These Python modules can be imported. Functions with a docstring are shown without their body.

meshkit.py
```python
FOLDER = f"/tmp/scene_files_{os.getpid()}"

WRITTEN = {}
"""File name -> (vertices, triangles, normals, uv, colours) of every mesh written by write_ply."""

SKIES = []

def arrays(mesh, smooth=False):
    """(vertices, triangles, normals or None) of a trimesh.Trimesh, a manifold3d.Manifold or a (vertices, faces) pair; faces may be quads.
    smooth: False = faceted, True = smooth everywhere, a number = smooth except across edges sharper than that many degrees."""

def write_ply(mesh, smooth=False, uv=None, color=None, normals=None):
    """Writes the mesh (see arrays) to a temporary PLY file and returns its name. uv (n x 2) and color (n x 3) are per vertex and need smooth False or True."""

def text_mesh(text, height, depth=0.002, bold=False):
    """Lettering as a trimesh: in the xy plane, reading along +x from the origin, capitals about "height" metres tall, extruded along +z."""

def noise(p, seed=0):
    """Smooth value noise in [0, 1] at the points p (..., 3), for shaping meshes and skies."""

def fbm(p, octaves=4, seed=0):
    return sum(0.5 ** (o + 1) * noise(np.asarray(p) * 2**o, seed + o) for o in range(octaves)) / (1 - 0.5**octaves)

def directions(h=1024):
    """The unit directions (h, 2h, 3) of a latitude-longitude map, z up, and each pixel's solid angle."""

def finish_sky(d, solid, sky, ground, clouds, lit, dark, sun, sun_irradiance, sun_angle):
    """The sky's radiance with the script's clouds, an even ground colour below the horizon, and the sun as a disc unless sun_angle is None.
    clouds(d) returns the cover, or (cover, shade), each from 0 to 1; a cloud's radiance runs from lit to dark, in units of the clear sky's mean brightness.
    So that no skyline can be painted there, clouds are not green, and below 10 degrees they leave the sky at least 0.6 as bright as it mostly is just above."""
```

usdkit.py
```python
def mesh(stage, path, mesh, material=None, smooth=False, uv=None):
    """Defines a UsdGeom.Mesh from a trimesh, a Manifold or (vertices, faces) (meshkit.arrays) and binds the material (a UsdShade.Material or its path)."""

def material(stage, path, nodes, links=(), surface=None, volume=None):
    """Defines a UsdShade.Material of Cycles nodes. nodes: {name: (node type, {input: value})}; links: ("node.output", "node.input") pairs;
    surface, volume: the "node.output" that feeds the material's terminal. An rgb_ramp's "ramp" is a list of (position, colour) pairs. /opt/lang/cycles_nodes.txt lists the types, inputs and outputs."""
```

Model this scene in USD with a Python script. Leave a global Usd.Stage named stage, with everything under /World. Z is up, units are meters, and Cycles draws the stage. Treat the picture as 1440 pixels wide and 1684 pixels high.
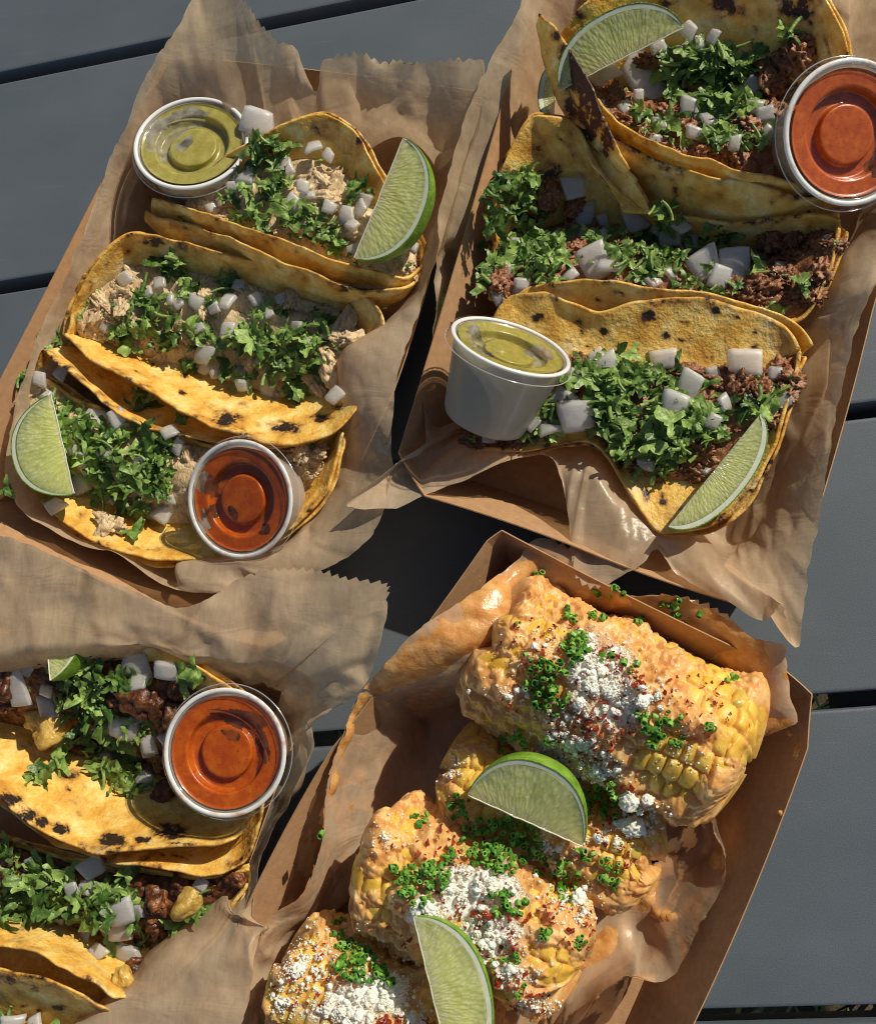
import math, random
import numpy as np, trimesh
from scipy.interpolate import PchipInterpolator, LinearNDInterpolator
from shapely.geometry import Polygon, Point, LineString
from pxr import Usd, UsdGeom, UsdLux, UsdShade, Sdf, Gf, Vt
import usdkit, meshkit
from meshkit import fbm, noise

rng = np.random.default_rng(7)
stage = Usd.Stage.CreateInMemory()
UsdGeom.SetStageUpAxis(stage, 'Z'); UsdGeom.SetStageMetersPerUnit(stage, 1.0)
UsdGeom.Xform.Define(stage, '/World')

# ------------------------------------------------------------------ camera, sun, sky
FPX, CAMH = 1700.0, 0.53
RX, RY, SLAT = math.radians(9.77), math.radians(11.01), math.radians(4.55)
cx_, sx_, cy_, sy_ = math.cos(RX), math.sin(RX), math.cos(RY), math.sin(RY)
CR = np.array([[cy_, 0, sy_], [0, 1, 0], [-sy_, 0, cy_]]) @ np.array([[1, 0, 0], [0, cx_, -sx_], [0, sx_, cx_]])
CP = np.array([0, 0, CAMH])
EXPOSURE = 0.0
cam = UsdGeom.Camera.Define(stage, '/World/camera')
cam.CreateHorizontalApertureAttr(36.0); cam.CreateFocalLengthAttr(36.0 * FPX / 1440)
cam.CreateVerticalApertureAttr(36.0 * 1024 / 875)
cam.CreateClippingRangeAttr((0.02, 50.0)); cam.CreateExposureAttr(EXPOSURE)
mm = np.eye(4); mm[:3, :3] = CR.T; mm[3, :3] = CP
cam.AddTransformOp().Set(Gf.Matrix4d(*mm.ravel().tolist()))

SUN_AZ, SUN_EL = math.radians(44), math.radians(34)      # azimuth counter-clockwise from +x
sd = np.array([math.cos(SUN_AZ) * math.cos(SUN_EL), math.sin(SUN_AZ) * math.cos(SUN_EL), math.sin(SUN_EL)])
sun = UsdLux.DistantLight.Define(stage, '/World/sun')
sun.CreateIntensityAttr(1.25); sun.CreateAngleAttr(0.55); sun.CreateNormalizeAttr(True); sun.CreateColorAttr(Gf.Vec3f(1.0, 0.90, 0.74))
zx = np.cross([0, 0, 1.0], sd); zx /= np.linalg.norm(zx); zy = np.cross(sd, zx)
m4 = np.eye(4); m4[0, :3], m4[1, :3], m4[2, :3] = zx, zy, sd
sun.AddTransformOp().Set(Gf.Matrix4d(*m4.ravel().tolist()))
dome = UsdLux.DomeLight.Define(stage, '/World/sky')
skym = usdkit.material(stage, '/World/Looks/sky', {
    's': ('sky_texture', {'sky_type': 'single_scattering', 'sun_disc': False, 'sun_elevation': SUN_EL, 'sun_rotation': math.atan2(sd[0], sd[1])}),
    'b': ('background_shader', {'strength': 0.06})}, [('s.color', 'b.color')], surface='b.background')
UsdShade.MaterialBindingAPI.Apply(dome.GetPrim()).Bind(skym)

# ------------------------------------------------------------------ helpers
def P(px, py=None, z=0.0):
    """world point at height z (mm) seen at pixel (px, py) of the 1440 x 1684 photograph"""
    if py is None:
        a = np.asarray(px, float); px, py, z = a[..., 0], a[..., 1], a[..., 2]
    px, py, z = np.broadcast_arrays(np.asarray(px, float), np.asarray(py, float), np.asarray(z, float))
    d = np.stack([(px - 720) / FPX, -(py - 842) / FPX, -np.ones_like(px)], -1) @ CR.T
    t = (z / 1000 - CAMH) / d[..., 2]
    return CP + d * t[..., None]

def proj(X):
    q = (np.asarray(X) - CP) @ CR
    return np.stack([720 + FPX * q[..., 0] / -q[..., 2], 842 - FPX * q[..., 1] / -q[..., 2]], -1)

def curve(pts, n, closed=False):
    """smooth polyline of n points through pts (k, d)"""
    p = np.asarray(pts, float)
    if closed: p = np.vstack([p[-2:], p, p[:3]])
    s = np.concatenate([[0], np.cumsum(np.linalg.norm(np.diff(p[:, :3], axis=0), axis=1) + 1e-9)])
    f = PchipInterpolator(s, p, axis=0)
    if closed: return f(np.linspace(s[2], s[-3], n, endpoint=False))
    return f(np.linspace(0, s[-1], n))

USED = {}
def uniq(name, parent):
    k = (parent, name); i = USED.get(k, -1) + 1; USED[k] = i
    return name if i == 0 else '%s_%03d' % (name, i)

def setd(p, label=None, cat=None, group=None, kind=None):
    for k, v in (('label', label), ('category', cat), ('group', group), ('kind', kind)):
        if v: p.SetCustomDataByKey(k, v)

def pathof(parent):
    return '/World' if parent is None else str(parent.GetPath())

def obj(name, mesh, mat, parent=None, smooth=False, **kw):
    pp = pathof(parent)
    prim = usdkit.mesh(stage, pp + '/' + uniq(name, pp), mesh, M[mat] if isinstance(mat, str) else mat, smooth=smooth).GetPrim()
    setd(prim, **kw); return prim

GROUPS = {'taco': 'folded tacos in the trays', 'lime_wedge': 'lime wedges on the food', 'food_tray': 'kraft paper trays on the table', 'paper_liner': 'waxed paper liners in the trays', 'corn_cob': 'sauced corn cobs in the lower right tray'}
def thing(name, label, cat, group=None):
    p = UsdGeom.Xform.Define(stage, '/World/' + uniq(name, '/World')).GetPrim()
    setd(p, label, cat, group or GROUPS.get(name)); return p

def primvar(prim, name, arr):
    UsdGeom.PrimvarsAPI(prim).CreatePrimvar(name, Sdf.ValueTypeNames.FloatArray, 'vertex').Set(Vt.FloatArray.FromNumpy(np.asarray(arr, np.float32)))

def gridfaces(nu, nv, wrap=False):
    i, j = np.meshgrid(np.arange(nu if wrap else nu - 1), np.arange(nv - 1), indexing='ij')
    a = i * nv + j; b = ((i + 1) % nu) * nv + j
    q = np.stack([a, b, b + 1, a + 1], -1).reshape(-1, 4)
    return np.vstack([q[:, [0, 1, 2]], q[:, [0, 2, 3]]])

def gridnormals(V, wrap=False):
    du = (np.roll(V, -1, 0) - np.roll(V, 1, 0)) if wrap else np.gradient(V, axis=0)
    n = np.cross(du, np.gradient(V, axis=1))
    return n / (np.linalg.norm(n, axis=-1, keepdims=True) + 1e-12)

def sheet(V, th, bevel=0.0, up=None):
    """closed slab around the surface grid V (nu, nv, 3)"""
    nu, nv = V.shape[:2]; N = gridnormals(V)
    top, bot = (V + N * th / 2).reshape(-1, 3), (V - N * th / 2).reshape(-1, 3)
    f = gridfaces(nu, nv); n = nu * nv
    idx = np.arange(n).reshape(nu, nv)
    loop = np.concatenate([idx[:-1, 0], idx[-1, :-1], idx[:0:-1, -1], idx[0, :0:-1]])
    c = V.reshape(-1, 3)
    L = c[loop]; tan = np.roll(L, -1, 0) - np.roll(L, 1, 0)
    out = np.cross(tan, N.reshape(-1, 3)[loop]); out /= np.linalg.norm(out, axis=1, keepdims=True) + 1e-12
    rim = L + out * bevel
    k = len(loop); r = 2 * n + np.arange(k); r2 = np.roll(r, -1); l2 = np.roll(loop, -1)
    side = np.vstack([np.stack([loop, r, r2], 1), np.stack([loop, r2, l2], 1), np.stack([r, loop + n, l2 + n], 1), np.stack([r, l2 + n, r2], 1)])
    v = np.vstack([top, bot, rim]); F = np.vstack([f, f[:, ::-1] + n, side])
    return v, F, np.concatenate([np.arange(n), np.arange(n), loop])

def revolve(prof, seg=72):
    p = np.asarray(prof, float); a = np.arange(seg) * 2 * np.pi / seg
    V = np.stack([np.cos(a)[:, None] * p[None, :, 0], np.sin(a)[:, None] * p[None, :, 0], np.broadcast_to(p[:, 1], (seg, len(p)))], -1)
    return V, gridfaces(seg, len(p), True)

def frame(axis, x=None):
    z = np.asarray(axis, float); z = z / np.linalg.norm(z)
    x = np.array([1.0, 0, 0]) if x is None else np.asarray(x, float)
    x = x - z * (x @ z); x /= np.linalg.norm(x)
    return np.stack([x, np.cross(z, x), z], 1)

def compact(v, f):
    u, i = np.unique(f, return_inverse=True)
    return v[u], i.reshape(f.shape)

def randrot(tilt=1.0):
    """random spin about z then tilt away from it by up to `tilt` radians"""
    a, b, c = rng.uniform(0, 2 * np.pi), rng.uniform(0, 2 * np.pi), tilt * math.sqrt(rng.uniform())
    z = np.array([math.sin(c) * math.cos(b), math.sin(c) * math.sin(b), math.cos(c)])
    F = frame(z, [math.cos(b + 1.57), math.sin(b + 1.57), 0])
    return F @ np.array([[math.cos(a), -math.sin(a), 0], [math.sin(a), math.cos(a), 0], [0, 0, 1]])

def tube(pts, r, sides=7):
    p = np.asarray(pts, float); t = np.gradient(p, axis=0); t /= np.linalg.norm(t, axis=1, keepdims=True) + 1e-12
    a = np.cross(t, [0.3, 0.2, 0.93]); a /= np.linalg.norm(a, axis=1, keepdims=True) + 1e-12; b = np.cross(t, a)
    g = np.arange(sides) * 2 * np.pi / sides
    rr = np.broadcast_to(r, (len(p),))[:, None, None]
    v = p[:, None] + rr * (np.cos(g)[None, :, None] * a[:, None] + np.sin(g)[None, :, None] * b[:, None])
    f = gridfaces(len(p), sides)
    w = np.array([[[i * sides + sides - 1, (i + 1) * sides + sides - 1, (i + 1) * sides], [i * sides + sides - 1, (i + 1) * sides, i * sides]] for i in range(len(p) - 1)]).reshape(-1, 3)
    caps = [[0, k + 1, k] for k in range(1, sides - 1)] + [[(len(p) - 1) * sides, (len(p) - 1) * sides + k, (len(p) - 1) * sides + k + 1] for k in range(1, sides - 1)]
    return v.reshape(-1, 3), np.vstack([f, w, caps])

def join(ms):
    v, f, o = [], [], 0
    for a, b in ms:
        v.append(a); f.append(np.asarray(b) + o); o += len(a)
    return np.vstack(v), np.vstack(f)

ICO = {k: trimesh.creation.icosphere(k) for k in (0, 1, 2, 3)}
def lump(r, sub=2, rough=0.35, freq=2.2, seed=0, squash=(1, 1, 0.8)):
    d = np.array(ICO[sub].vertices)
    k = 1 + rough * (2 * fbm(d * freq + seed * 7.3 + 20, 3, seed) - 1) * 1.6
    return d * k[:, None] * r * np.asarray(squash), np.array(ICO[sub].faces)

# ------------------------------------------------------------------ materials
M = {}
def mat(name, nodes, links, surface):
    M[name] = usdkit.material(stage, '/World/Looks/' + name, nodes, links, surface=surface)

def simple(name, c1, c2, scale=400, rough=0.5, bump=0.0, bscale=900, sss=0.0, sssr=(1, .5, .25), sscale=0.002, detail=4, stretch=(1, 1, 1), spec=0.5, trans=0.0, coat=0.0, c3=None, rand=0.0, ior=1.45):
    ramp = [(0.3, c1), (0.7, c2)] if c3 is None else [(0.25, c1), (0.5, c2), (0.75, c3)]
    nodes = {'g': ('texture_coordinate', {}), 'm': ('mapping', {'scale': stretch}),
             'n': ('noise_texture', {'scale': scale, 'detail': detail, 'roughness': 0.6}), 'r': ('rgb_ramp', {'ramp': ramp}),
             'p': ('principled_bsdf', {'roughness': rough, 'subsurface_weight': sss, 'subsurface_radius': sssr, 'subsurface_scale': sscale, 'specular_ior_level': spec, 'transmission_weight': trans, 'coat_weight': coat, 'coat_roughness': .15, 'ior': ior})}
    links = [('g.object', 'm.vector'), ('m.vector', 'n.vector'), ('n.fac', 'r.fac')]
    if rand:
        nodes['o'] = ('geometry', {}); nodes['oi'] = ('object_info', {})
        nodes['mr'] = ('map_range', {'from_min': 0.0, 'from_max': 1.0, 'to_min': 1 - rand, 'to_max': 1 + rand})
        nodes['mx'] = ('vector_math', {'math_type': 'scale'})
        links += [('oi.random', 'mr.value'), ('r.color', 'mx.vector1'), ('mr.result', 'mx.scale'), ('mx.vector', 'p.base_color')]
    else:
        links += [('r.color', 'p.base_color')]
    if bump:
        nodes['n2'] = ('noise_texture', {'scale': bscale, 'detail': 3, 'roughness': 0.6})
        nodes['b'] = ('bump', {'strength': 1.0, 'distance': bump})
        links += [('m.vector', 'n2.vector'), ('n2.fac', 'b.height'), ('b.normal', 'p.normal')]
    mat(name, nodes, links, 'p.BSDF')

# powder coated slat: fine orange-peel, faint scuffs along the boards
mat('slat', {
    'g': ('texture_coordinate', {}), 'm': ('mapping', {'scale': (1, 1.6, 1)}), 'm2': ('mapping', {'scale': (1.5, 60, 1), 'rotation': (0, 0, .9)}),
    'n': ('noise_texture', {'scale': 14, 'detail': 6, 'roughness': .6}), 'r': ('rgb_ramp', {'ramp': [(.3, (.078, .097, .116)), (.7, (.096, .117, .138))]}),
    'sc': ('noise_texture', {'scale': 9, 'detail': 5, 'roughness': .7}), 'sr': ('rgb_ramp', {'ramp': [(.62, (0, 0, 0)), (.67, (1, 1, 1))]}),
    'sp': ('noise_texture', {'scale': 1500, 'detail': 2}), 'spr': ('rgb_ramp', {'ramp': [(.3, (.86, .86, .86)), (.7, (1.15, 1.15, 1.15))]}),
    'ml': ('mix_color', {'blend_type': 'multiply', 'fac': 1.0, 'use_clamp': False}), 'mx': ('mix_color', {'b': (.15, .16, .175)}), 'mf': ('math', {'math_type': 'multiply', 'value2': .35}),
    'p': ('principled_bsdf', {'roughness': .48, 'specular_ior_level': .45}), 'b': ('bump', {'strength': .3, 'distance': .0002})},
    [('g.object', 'm.vector'), ('g.object', 'm2.vector'), ('m.vector', 'n.vector'), ('n.fac', 'r.fac'), ('m2.vector', 'sc.vector'), ('sc.fac', 'sr.fac'), ('g.object', 'sp.vector'), ('sp.fac', 'spr.fac'),
     ('r.color', 'ml.a'), ('spr.color', 'ml.b'), ('ml.result', 'mx.a'), ('sr.color', 'mf.value1'), ('mf.value', 'mx.fac'), ('mx.result', 'p.base_color'), ('sp.fac', 'b.height'), ('b.normal', 'p.normal')], 'p.BSDF')
simple('frame_metal', (.02, .022, .025), (.03, .032, .035), 30, .5)
simple('soil', (.04, .03, .018), (.11, .08, .05), 30, .9, .004, 60)
simple('grass', (.05, .09, .02), (.16, .2, .06), 20, .6, rand=.2)
simple('kraft', (.33, .19, .095), (.42, .25, .13), 260, .75, .00012, 1500, detail=6, stretch=(1, 1, 1), spec=.3)

# waxed deli paper: fibrous mottling, slightly see-through, light passes through it
mat('paper', {
    'g': ('texture_coordinate', {}), 'm': ('mapping', {'scale': (1, .28, .6), 'rotation': (0, 0, .5)}), 'm2': ('mapping', {'scale': (1, 1, 1)}),
    'n': ('noise_texture', {'scale': 320, 'detail': 6, 'roughness': .7, 'distortion': .6}), 'r': ('rgb_ramp', {'ramp': [(.12, (.56, .41, .25)), (.88, (.86, .70, .50))]}),
    'w': ('noise_texture', {'scale': 22, 'detail': 4, 'roughness': .55}), 'wr': ('rgb_ramp', {'ramp': [(.42, (.05, .05, .05)), (.62, (.36, .36, .36))]}),
    'wm': ('mapping', {'scale': (1, .3, .6), 'rotation': (0, 0, -.45)}), 'c1': ('noise_texture', {'type': 'ridged_multifractal', 'scale': 34, 'detail': 2, 'roughness': .4, 'distortion': .5}), 'wm2': ('mapping', {'scale': (.35, 1, .6), 'rotation': (0, 0, .6)}), 'c2': ('noise_texture', {'scale': 75, 'detail': 3, 'distortion': .8}), 'cr': ('math', {'math_type': 'multiply_add', 'value2': .35}), 'nb': ('noise_texture', {'scale': 900, 'detail': 3}),
    'b1': ('bump', {'strength': .7, 'distance': .0014}), 'b2': ('bump', {'strength': .5, 'distance': .00015}),
    'd': ('principled_bsdf', {'roughness': .3, 'specular_ior_level': .6}), 't': ('translucent_bsdf', {}), 'c': ('transparent_bsdf', {'color': (.95, .86, .70)}),
    'mx': ('mix_closure', {'fac': .48}), 'my': ('mix_closure', {})},
    [('g.object', 'm.vector'), ('m.vector', 'n.vector'), ('n.fac', 'r.fac'), ('r.color', 'd.base_color'), ('r.color', 't.color'), ('g.object', 'w.vector'), ('w.fac', 'wr.fac'), ('g.object', 'wm.vector'), ('wm.vector', 'c1.vector'), ('g.object', 'wm2.vector'), ('wm2.vector', 'c2.vector'), ('c1.fac', 'cr.value1'), ('c2.fac', 'cr.value3'), ('g.object', 'nb.vector'),
     ('cr.value', 'b1.height'), ('nb.fac', 'b2.height'), ('b1.normal', 'b2.normal'), ('b2.normal', 'd.normal'), ('b1.normal', 't.normal'),
     ('d.BSDF', 'mx.closure1'), ('t.BSDF', 'mx.closure2'), ('mx.closure', 'my.closure1'), ('c.BSDF', 'my.closure2'), ('wr.color', 'my.fac')], 'my.closure')

# corn tortilla: mottled yellow with toasted blisters; the "char" primvar carries the griddle marks
mat('tortilla', {
    'g': ('texture_coordinate', {}), 'a': ('attribute', {'attribute': 'char'}),
    'n': ('noise_texture', {'scale': 70, 'detail': 5, 'roughness': .62}), 'r': ('rgb_ramp', {'ramp': [(.28, (.58, .26, .040)), (.44, (.73, .405, .075)), (.56, (.81, .535, .15)), (.72, (.87, .70, .36))]}),
    'n2': ('noise_texture', {'scale': 420, 'detail': 3, 'roughness': .6}), 'r2': ('rgb_ramp', {'ramp': [(.3, (.82, .8, .74)), (.65, (1.1, 1.1, 1.1))]}),
    'ml': ('mix_color', {'blend_type': 'multiply', 'fac': 1.0}),
    'n3': ('noise_texture', {'scale': 210, 'detail': 5, 'roughness': .65}), 'ad': ('math', {'math_type': 'multiply_add', 'value2': 4.6, 'value3': -1.3}), 'sm': ('math', {'math_type': 'multiply'}),
    'cr': ('rgb_ramp', {'ramp': [(.14, (0, 0, 0)), (.36, (.38, .38, .38)), (.75, (1, 1, 1))]}),
    'cc': ('rgb_ramp', {'ramp': [(.25, (.40, .15, .02)), (.5, (.15, .045, .01)), (.75, (.022, .012, .008))]}),
    'mx': ('mix_color', {}), 'b': ('bump', {'strength': .9, 'distance': .0009}),
    'p': ('principled_bsdf', {'roughness': .46, 'specular_ior_level': .4, 'subsurface_weight': .12, 'subsurface_radius': (1, .5, .15), 'subsurface_scale': .0015})},
    [('g.object', 'n.vector'), ('n.fac', 'r.fac'), ('g.object', 'n2.vector'), ('n2.fac', 'r2.fac'), ('r.color', 'ml.a'), ('r2.color', 'ml.b'),
     ('g.object', 'n3.vector'), ('n3.fac', 'ad.value1'), ('a.fac', 'sm.value1'), ('ad.value', 'sm.value2'), ('sm.value', 'cr.fac'), ('sm.value', 'cc.fac'),
     ('ml.result', 'mx.a'), ('cc.color', 'mx.b'), ('cr.color', 'mx.fac'), ('mx.result', 'p.base_color'), ('n2.fac', 'b.height'), ('b.normal', 'p.normal')], 'p.BSDF')

def leafmat(name, c1, c2):
    mat(name, {'g': ('texture_coordinate', {}), 'oi': ('object_info', {}), 'n': ('noise_texture', {'scale': 260, 'detail': 3}), 'ad': ('math', {'math_type': 'multiply_add', 'value2': .7, 'value3': -.35}), 'sm': ('math', {'math_type': 'add'}),
               'r': ('rgb_ramp', {'ramp': [(.2, c1), (.8, c2)]}), 'b': ('bump', {'strength': .7, 'distance': .0008}), 'nb': ('noise_texture', {'scale': 420, 'detail': 2}),
               'p': ('principled_bsdf', {'roughness': .42, 'specular_ior_level': .45}), 't': ('translucent_bsdf', {}), 'mx': ('mix_closure', {'fac': .25})},
        [('g.object', 'n.vector'), ('g.object', 'nb.vector'), ('n.fac', 'sm.value1'), ('oi.random', 'ad.value1'), ('ad.value', 'sm.value2'), ('sm.value', 'r.fac'), ('r.color', 'p.base_color'), ('r.color', 't.color'), ('nb.fac', 'b.height'), ('b.normal', 'p.normal'),
         ('p.BSDF', 'mx.closure1'), ('t.BSDF', 'mx.closure2')], 'mx.closure')
leafmat('cilantro', (.05, .12, .016), (.30, .45, .11))
leafmat('stem', (.14, .25, .05), (.30, .42, .12))
leafmat('chive', (.06, .22, .018), (.26, .52, .08))
simple('onion', (.80, .80, .68), (.94, .93, .84), 130, .2, .00012, 500, sss=.75, sssr=(1, 1, .85), sscale=.004, stretch=(1, 6, 1), rand=.06, trans=.2, ior=1.36)
simple('chicken', (.36, .21, .09), (.60, .43, .24), 260, .38, .0006, 500, sss=.15, stretch=(3, 1, 1), c3=(.72, .58, .38), rand=.12)
simple('beef', (.080, .028, .010), (.22, .085, .034), 420, .36, .0006, 700, c3=(.38, .185, .085), rand=.2)
simple('pork', (.025, .009, .004), (.10, .030, .009), 220, .36, .0010, 420, c3=(.30, .12, .035), rand=.35, coat=.08)
simple('pineapple', (.30, .15, .02), (.50, .32, .07), 260, .3, .0007, 500, sss=.3, rand=.15, c3=(.58, .42, .14))
simple('rind', (.06, .15, .010), (.15, .28, .025), 160, .38, .0007, 900, rand=.15, c3=(.24, .38, .05))
simple('pith', (.66, .68, .45), (.80, .80, .62), 300, .5, sss=.3, sscale=.002)
# lime flesh: juice sacs stretched away from the core ("rad", "ang" primvars)
mat('flesh', {
    'a': ('attribute', {'attribute': 'ang'}), 'q': ('attribute', {'attribute': 'rad'}), 'cv': ('combine_xyz', {}),
    'v': ('voronoi_texture', {'feature': 'f1', 'scale': 1.0}), 'n': ('noise_texture', {'scale': 1.3, 'detail': 4}),
    'r': ('rgb_ramp', {'ramp': [(.25, (.52, .56, .16)), (.5, (.61, .65, .24)), (.8, (.72, .74, .38))]}),
    'r2': ('rgb_ramp', {'ramp': [(.0, (1.28, 1.25, 1.4)), (.25, (1, 1, 1)), (.8, (.84, .87, .68))]}), 'ml': ('mix_color', {'blend_type': 'multiply', 'fac': 1.0, 'use_clamp': False}),
    'g': ('texture_coordinate', {}), 'sv': ('voronoi_texture', {'feature': 'f1', 'scale': 520}), 'sr': ('rgb_ramp', {'ramp': [(.10, (1, 1, 1)), (.20, (0, 0, 0))]}), 'sx': ('mix_color', {'b': (.86, .87, .66)}), 'sf': ('math', {'math_type': 'multiply', 'value2': .8}),  # pale specks mixed into the base colour as painted glints on wet pulp
    'b': ('bump', {'strength': .6, 'distance': .0007}),
    'p': ('principled_bsdf', {'roughness': .13, 'specular_ior_level': .6, 'subsurface_weight': .6, 'subsurface_radius': (1, 1, .4), 'subsurface_scale': .004})},
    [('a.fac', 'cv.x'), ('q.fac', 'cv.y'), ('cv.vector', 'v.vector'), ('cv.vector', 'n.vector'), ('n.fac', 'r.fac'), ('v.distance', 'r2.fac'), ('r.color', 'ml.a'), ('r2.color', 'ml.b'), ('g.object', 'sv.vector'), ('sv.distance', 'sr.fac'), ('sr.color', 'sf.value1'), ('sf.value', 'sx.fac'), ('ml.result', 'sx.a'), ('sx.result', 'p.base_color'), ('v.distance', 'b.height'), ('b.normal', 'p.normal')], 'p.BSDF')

# sauce cups
mat('frosted', {'d': ('principled_bsdf', {'base_color': (.66, .65, .58), 'roughness': .25}), 't': ('translucent_bsdf', {'color': (.8, .79, .74)}), 'c': ('transparent_bsdf', {'color': (.95, .95, .93)}), 'm1': ('mix_closure', {'fac': .45}), 'm2': ('mix_closure', {'fac': .38})},
    [('d.BSDF', 'm1.closure1'), ('t.BSDF', 'm1.closure2'), ('m1.closure', 'm2.closure1'), ('c.BSDF', 'm2.closure2')], 'm2.closure')
simple('cup_rim', (.86, .84, .79), (.90, .88, .83), 100, .28, sss=.2, sscale=.002)
simple('cup_rim_red', (.62, .20, .035), (.86, .84, .78), 130, .28, c3=(.88, .86, .80), sss=.2, sscale=.002)
mat('clear_lid', {'w': ('layer_weight', {'blend': .5}), 'pw': ('math', {'math_type': 'power', 'value2': 4.0}), 'f': ('math', {'math_type': 'multiply_add', 'value2': .8, 'value3': .035}), 't': ('transparent_bsdf', {'color': (.94, .94, .94)}), 'gl': ('glossy_bsdf', {'roughness': .06, 'color': (1, 1, 1)}), 'm': ('mix_closure', {})},
    [('w.facing', 'pw.value1'), ('pw.value', 'f.value1'), ('f.value', 'm.fac'), ('t.BSDF', 'm.closure1'), ('gl.BSDF', 'm.closure2')], 'm.closure')
mat('clear_edge', {'t': ('transparent_bsdf', {'color': (.9, .9, .9)}), 'gl': ('glossy_bsdf', {'roughness': .12}), 'd': ('diffuse_bsdf', {'color': (.8, .8, .8)}), 'm0': ('mix_closure', {'fac': .5}), 'm': ('mix_closure', {'fac': .55})}, [('gl.BSDF', 'm0.closure1'), ('d.BSDF', 'm0.closure2'), ('m0.closure', 'm.closure1'), ('t.BSDF', 'm.closure2')], 'm.closure')
for _fn, _fc in (('film', (.44, .42, .34)), ('film_red', (.22, .085, .04))): mat(_fn, {'g': ('texture_coordinate', {}), 'n': ('noise_texture', {'scale': 220, 'detail': 5}), 'r': ('rgb_ramp', {'ramp': [(.35, (.40, .40, .40)), (.65, (.85, .85, .85))]}), 'd': ('principled_bsdf', {'base_color': _fc, 'roughness': .12}), 'b': ('bump', {'strength': .8, 'distance': .0008}), 'c': ('transparent_bsdf', {}), 'm': ('mix_closure', {})},
    [('g.object', 'n.vector'), ('n.fac', 'r.fac'), ('n.fac', 'b.height'), ('b.normal', 'd.normal'), ('r.color', 'm.fac'), ('d.BSDF', 'm.closure1'), ('c.BSDF', 'm.closure2')], 'm.closure')
def saucemat(name, c1, c2, c3, fleck, rough):
    mat(name, {'g': ('texture_coordinate', {}), 'n': ('noise_texture', {'scale': 210, 'detail': 5, 'roughness': .6}), 'r': ('rgb_ramp', {'ramp': [(.3, c1), (.5, c2), (.72, c3)]}),
               'v': ('voronoi_texture', {'feature': 'f1', 'scale': 430}), 'vr': ('rgb_ramp', {'ramp': [(.09, (.8, .8, .8)), (.16, (0, 0, 0))]}), 'mx': ('mix_color', {'b': fleck}),
               'bn': ('noise_texture', {'scale': 520, 'detail': 3}), 'b': ('bump', {'strength': .5, 'distance': .0002}), 'p': ('principled_bsdf', {'roughness': rough, 'subsurface_weight': .15, 'subsurface_radius': (1, .5, .2), 'subsurface_scale': .0015})},
        [('g.object', 'n.vector'), ('n.fac', 'r.fac'), ('g.object', 'v.vector'), ('v.distance', 'vr.fac'), ('r.color', 'mx.a'), ('vr.color', 'mx.fac'), ('mx.result', 'p.base_color'), ('g.object', 'bn.vector'), ('bn.fac', 'b.height'), ('b.normal', 'p.normal')], 'p.BSDF')
saucemat('green_sauce', (.27, .235, .04), (.34, .30, .06), (.42, .37, .11), (.12, .09, .02), .28)
saucemat('red_sauce', (.36, .055, .002), (.45, .080, .003), (.54, .13, .006), (.16, .02, .003), .34)

# street corn
simple('crema', (.44, .17, .038), (.58, .28, .085), 150, .32, .0006, 260, sss=.25, sssr=(1, .5, .25), sscale=.002, c3=(.70, .42, .17), coat=.12)
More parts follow.
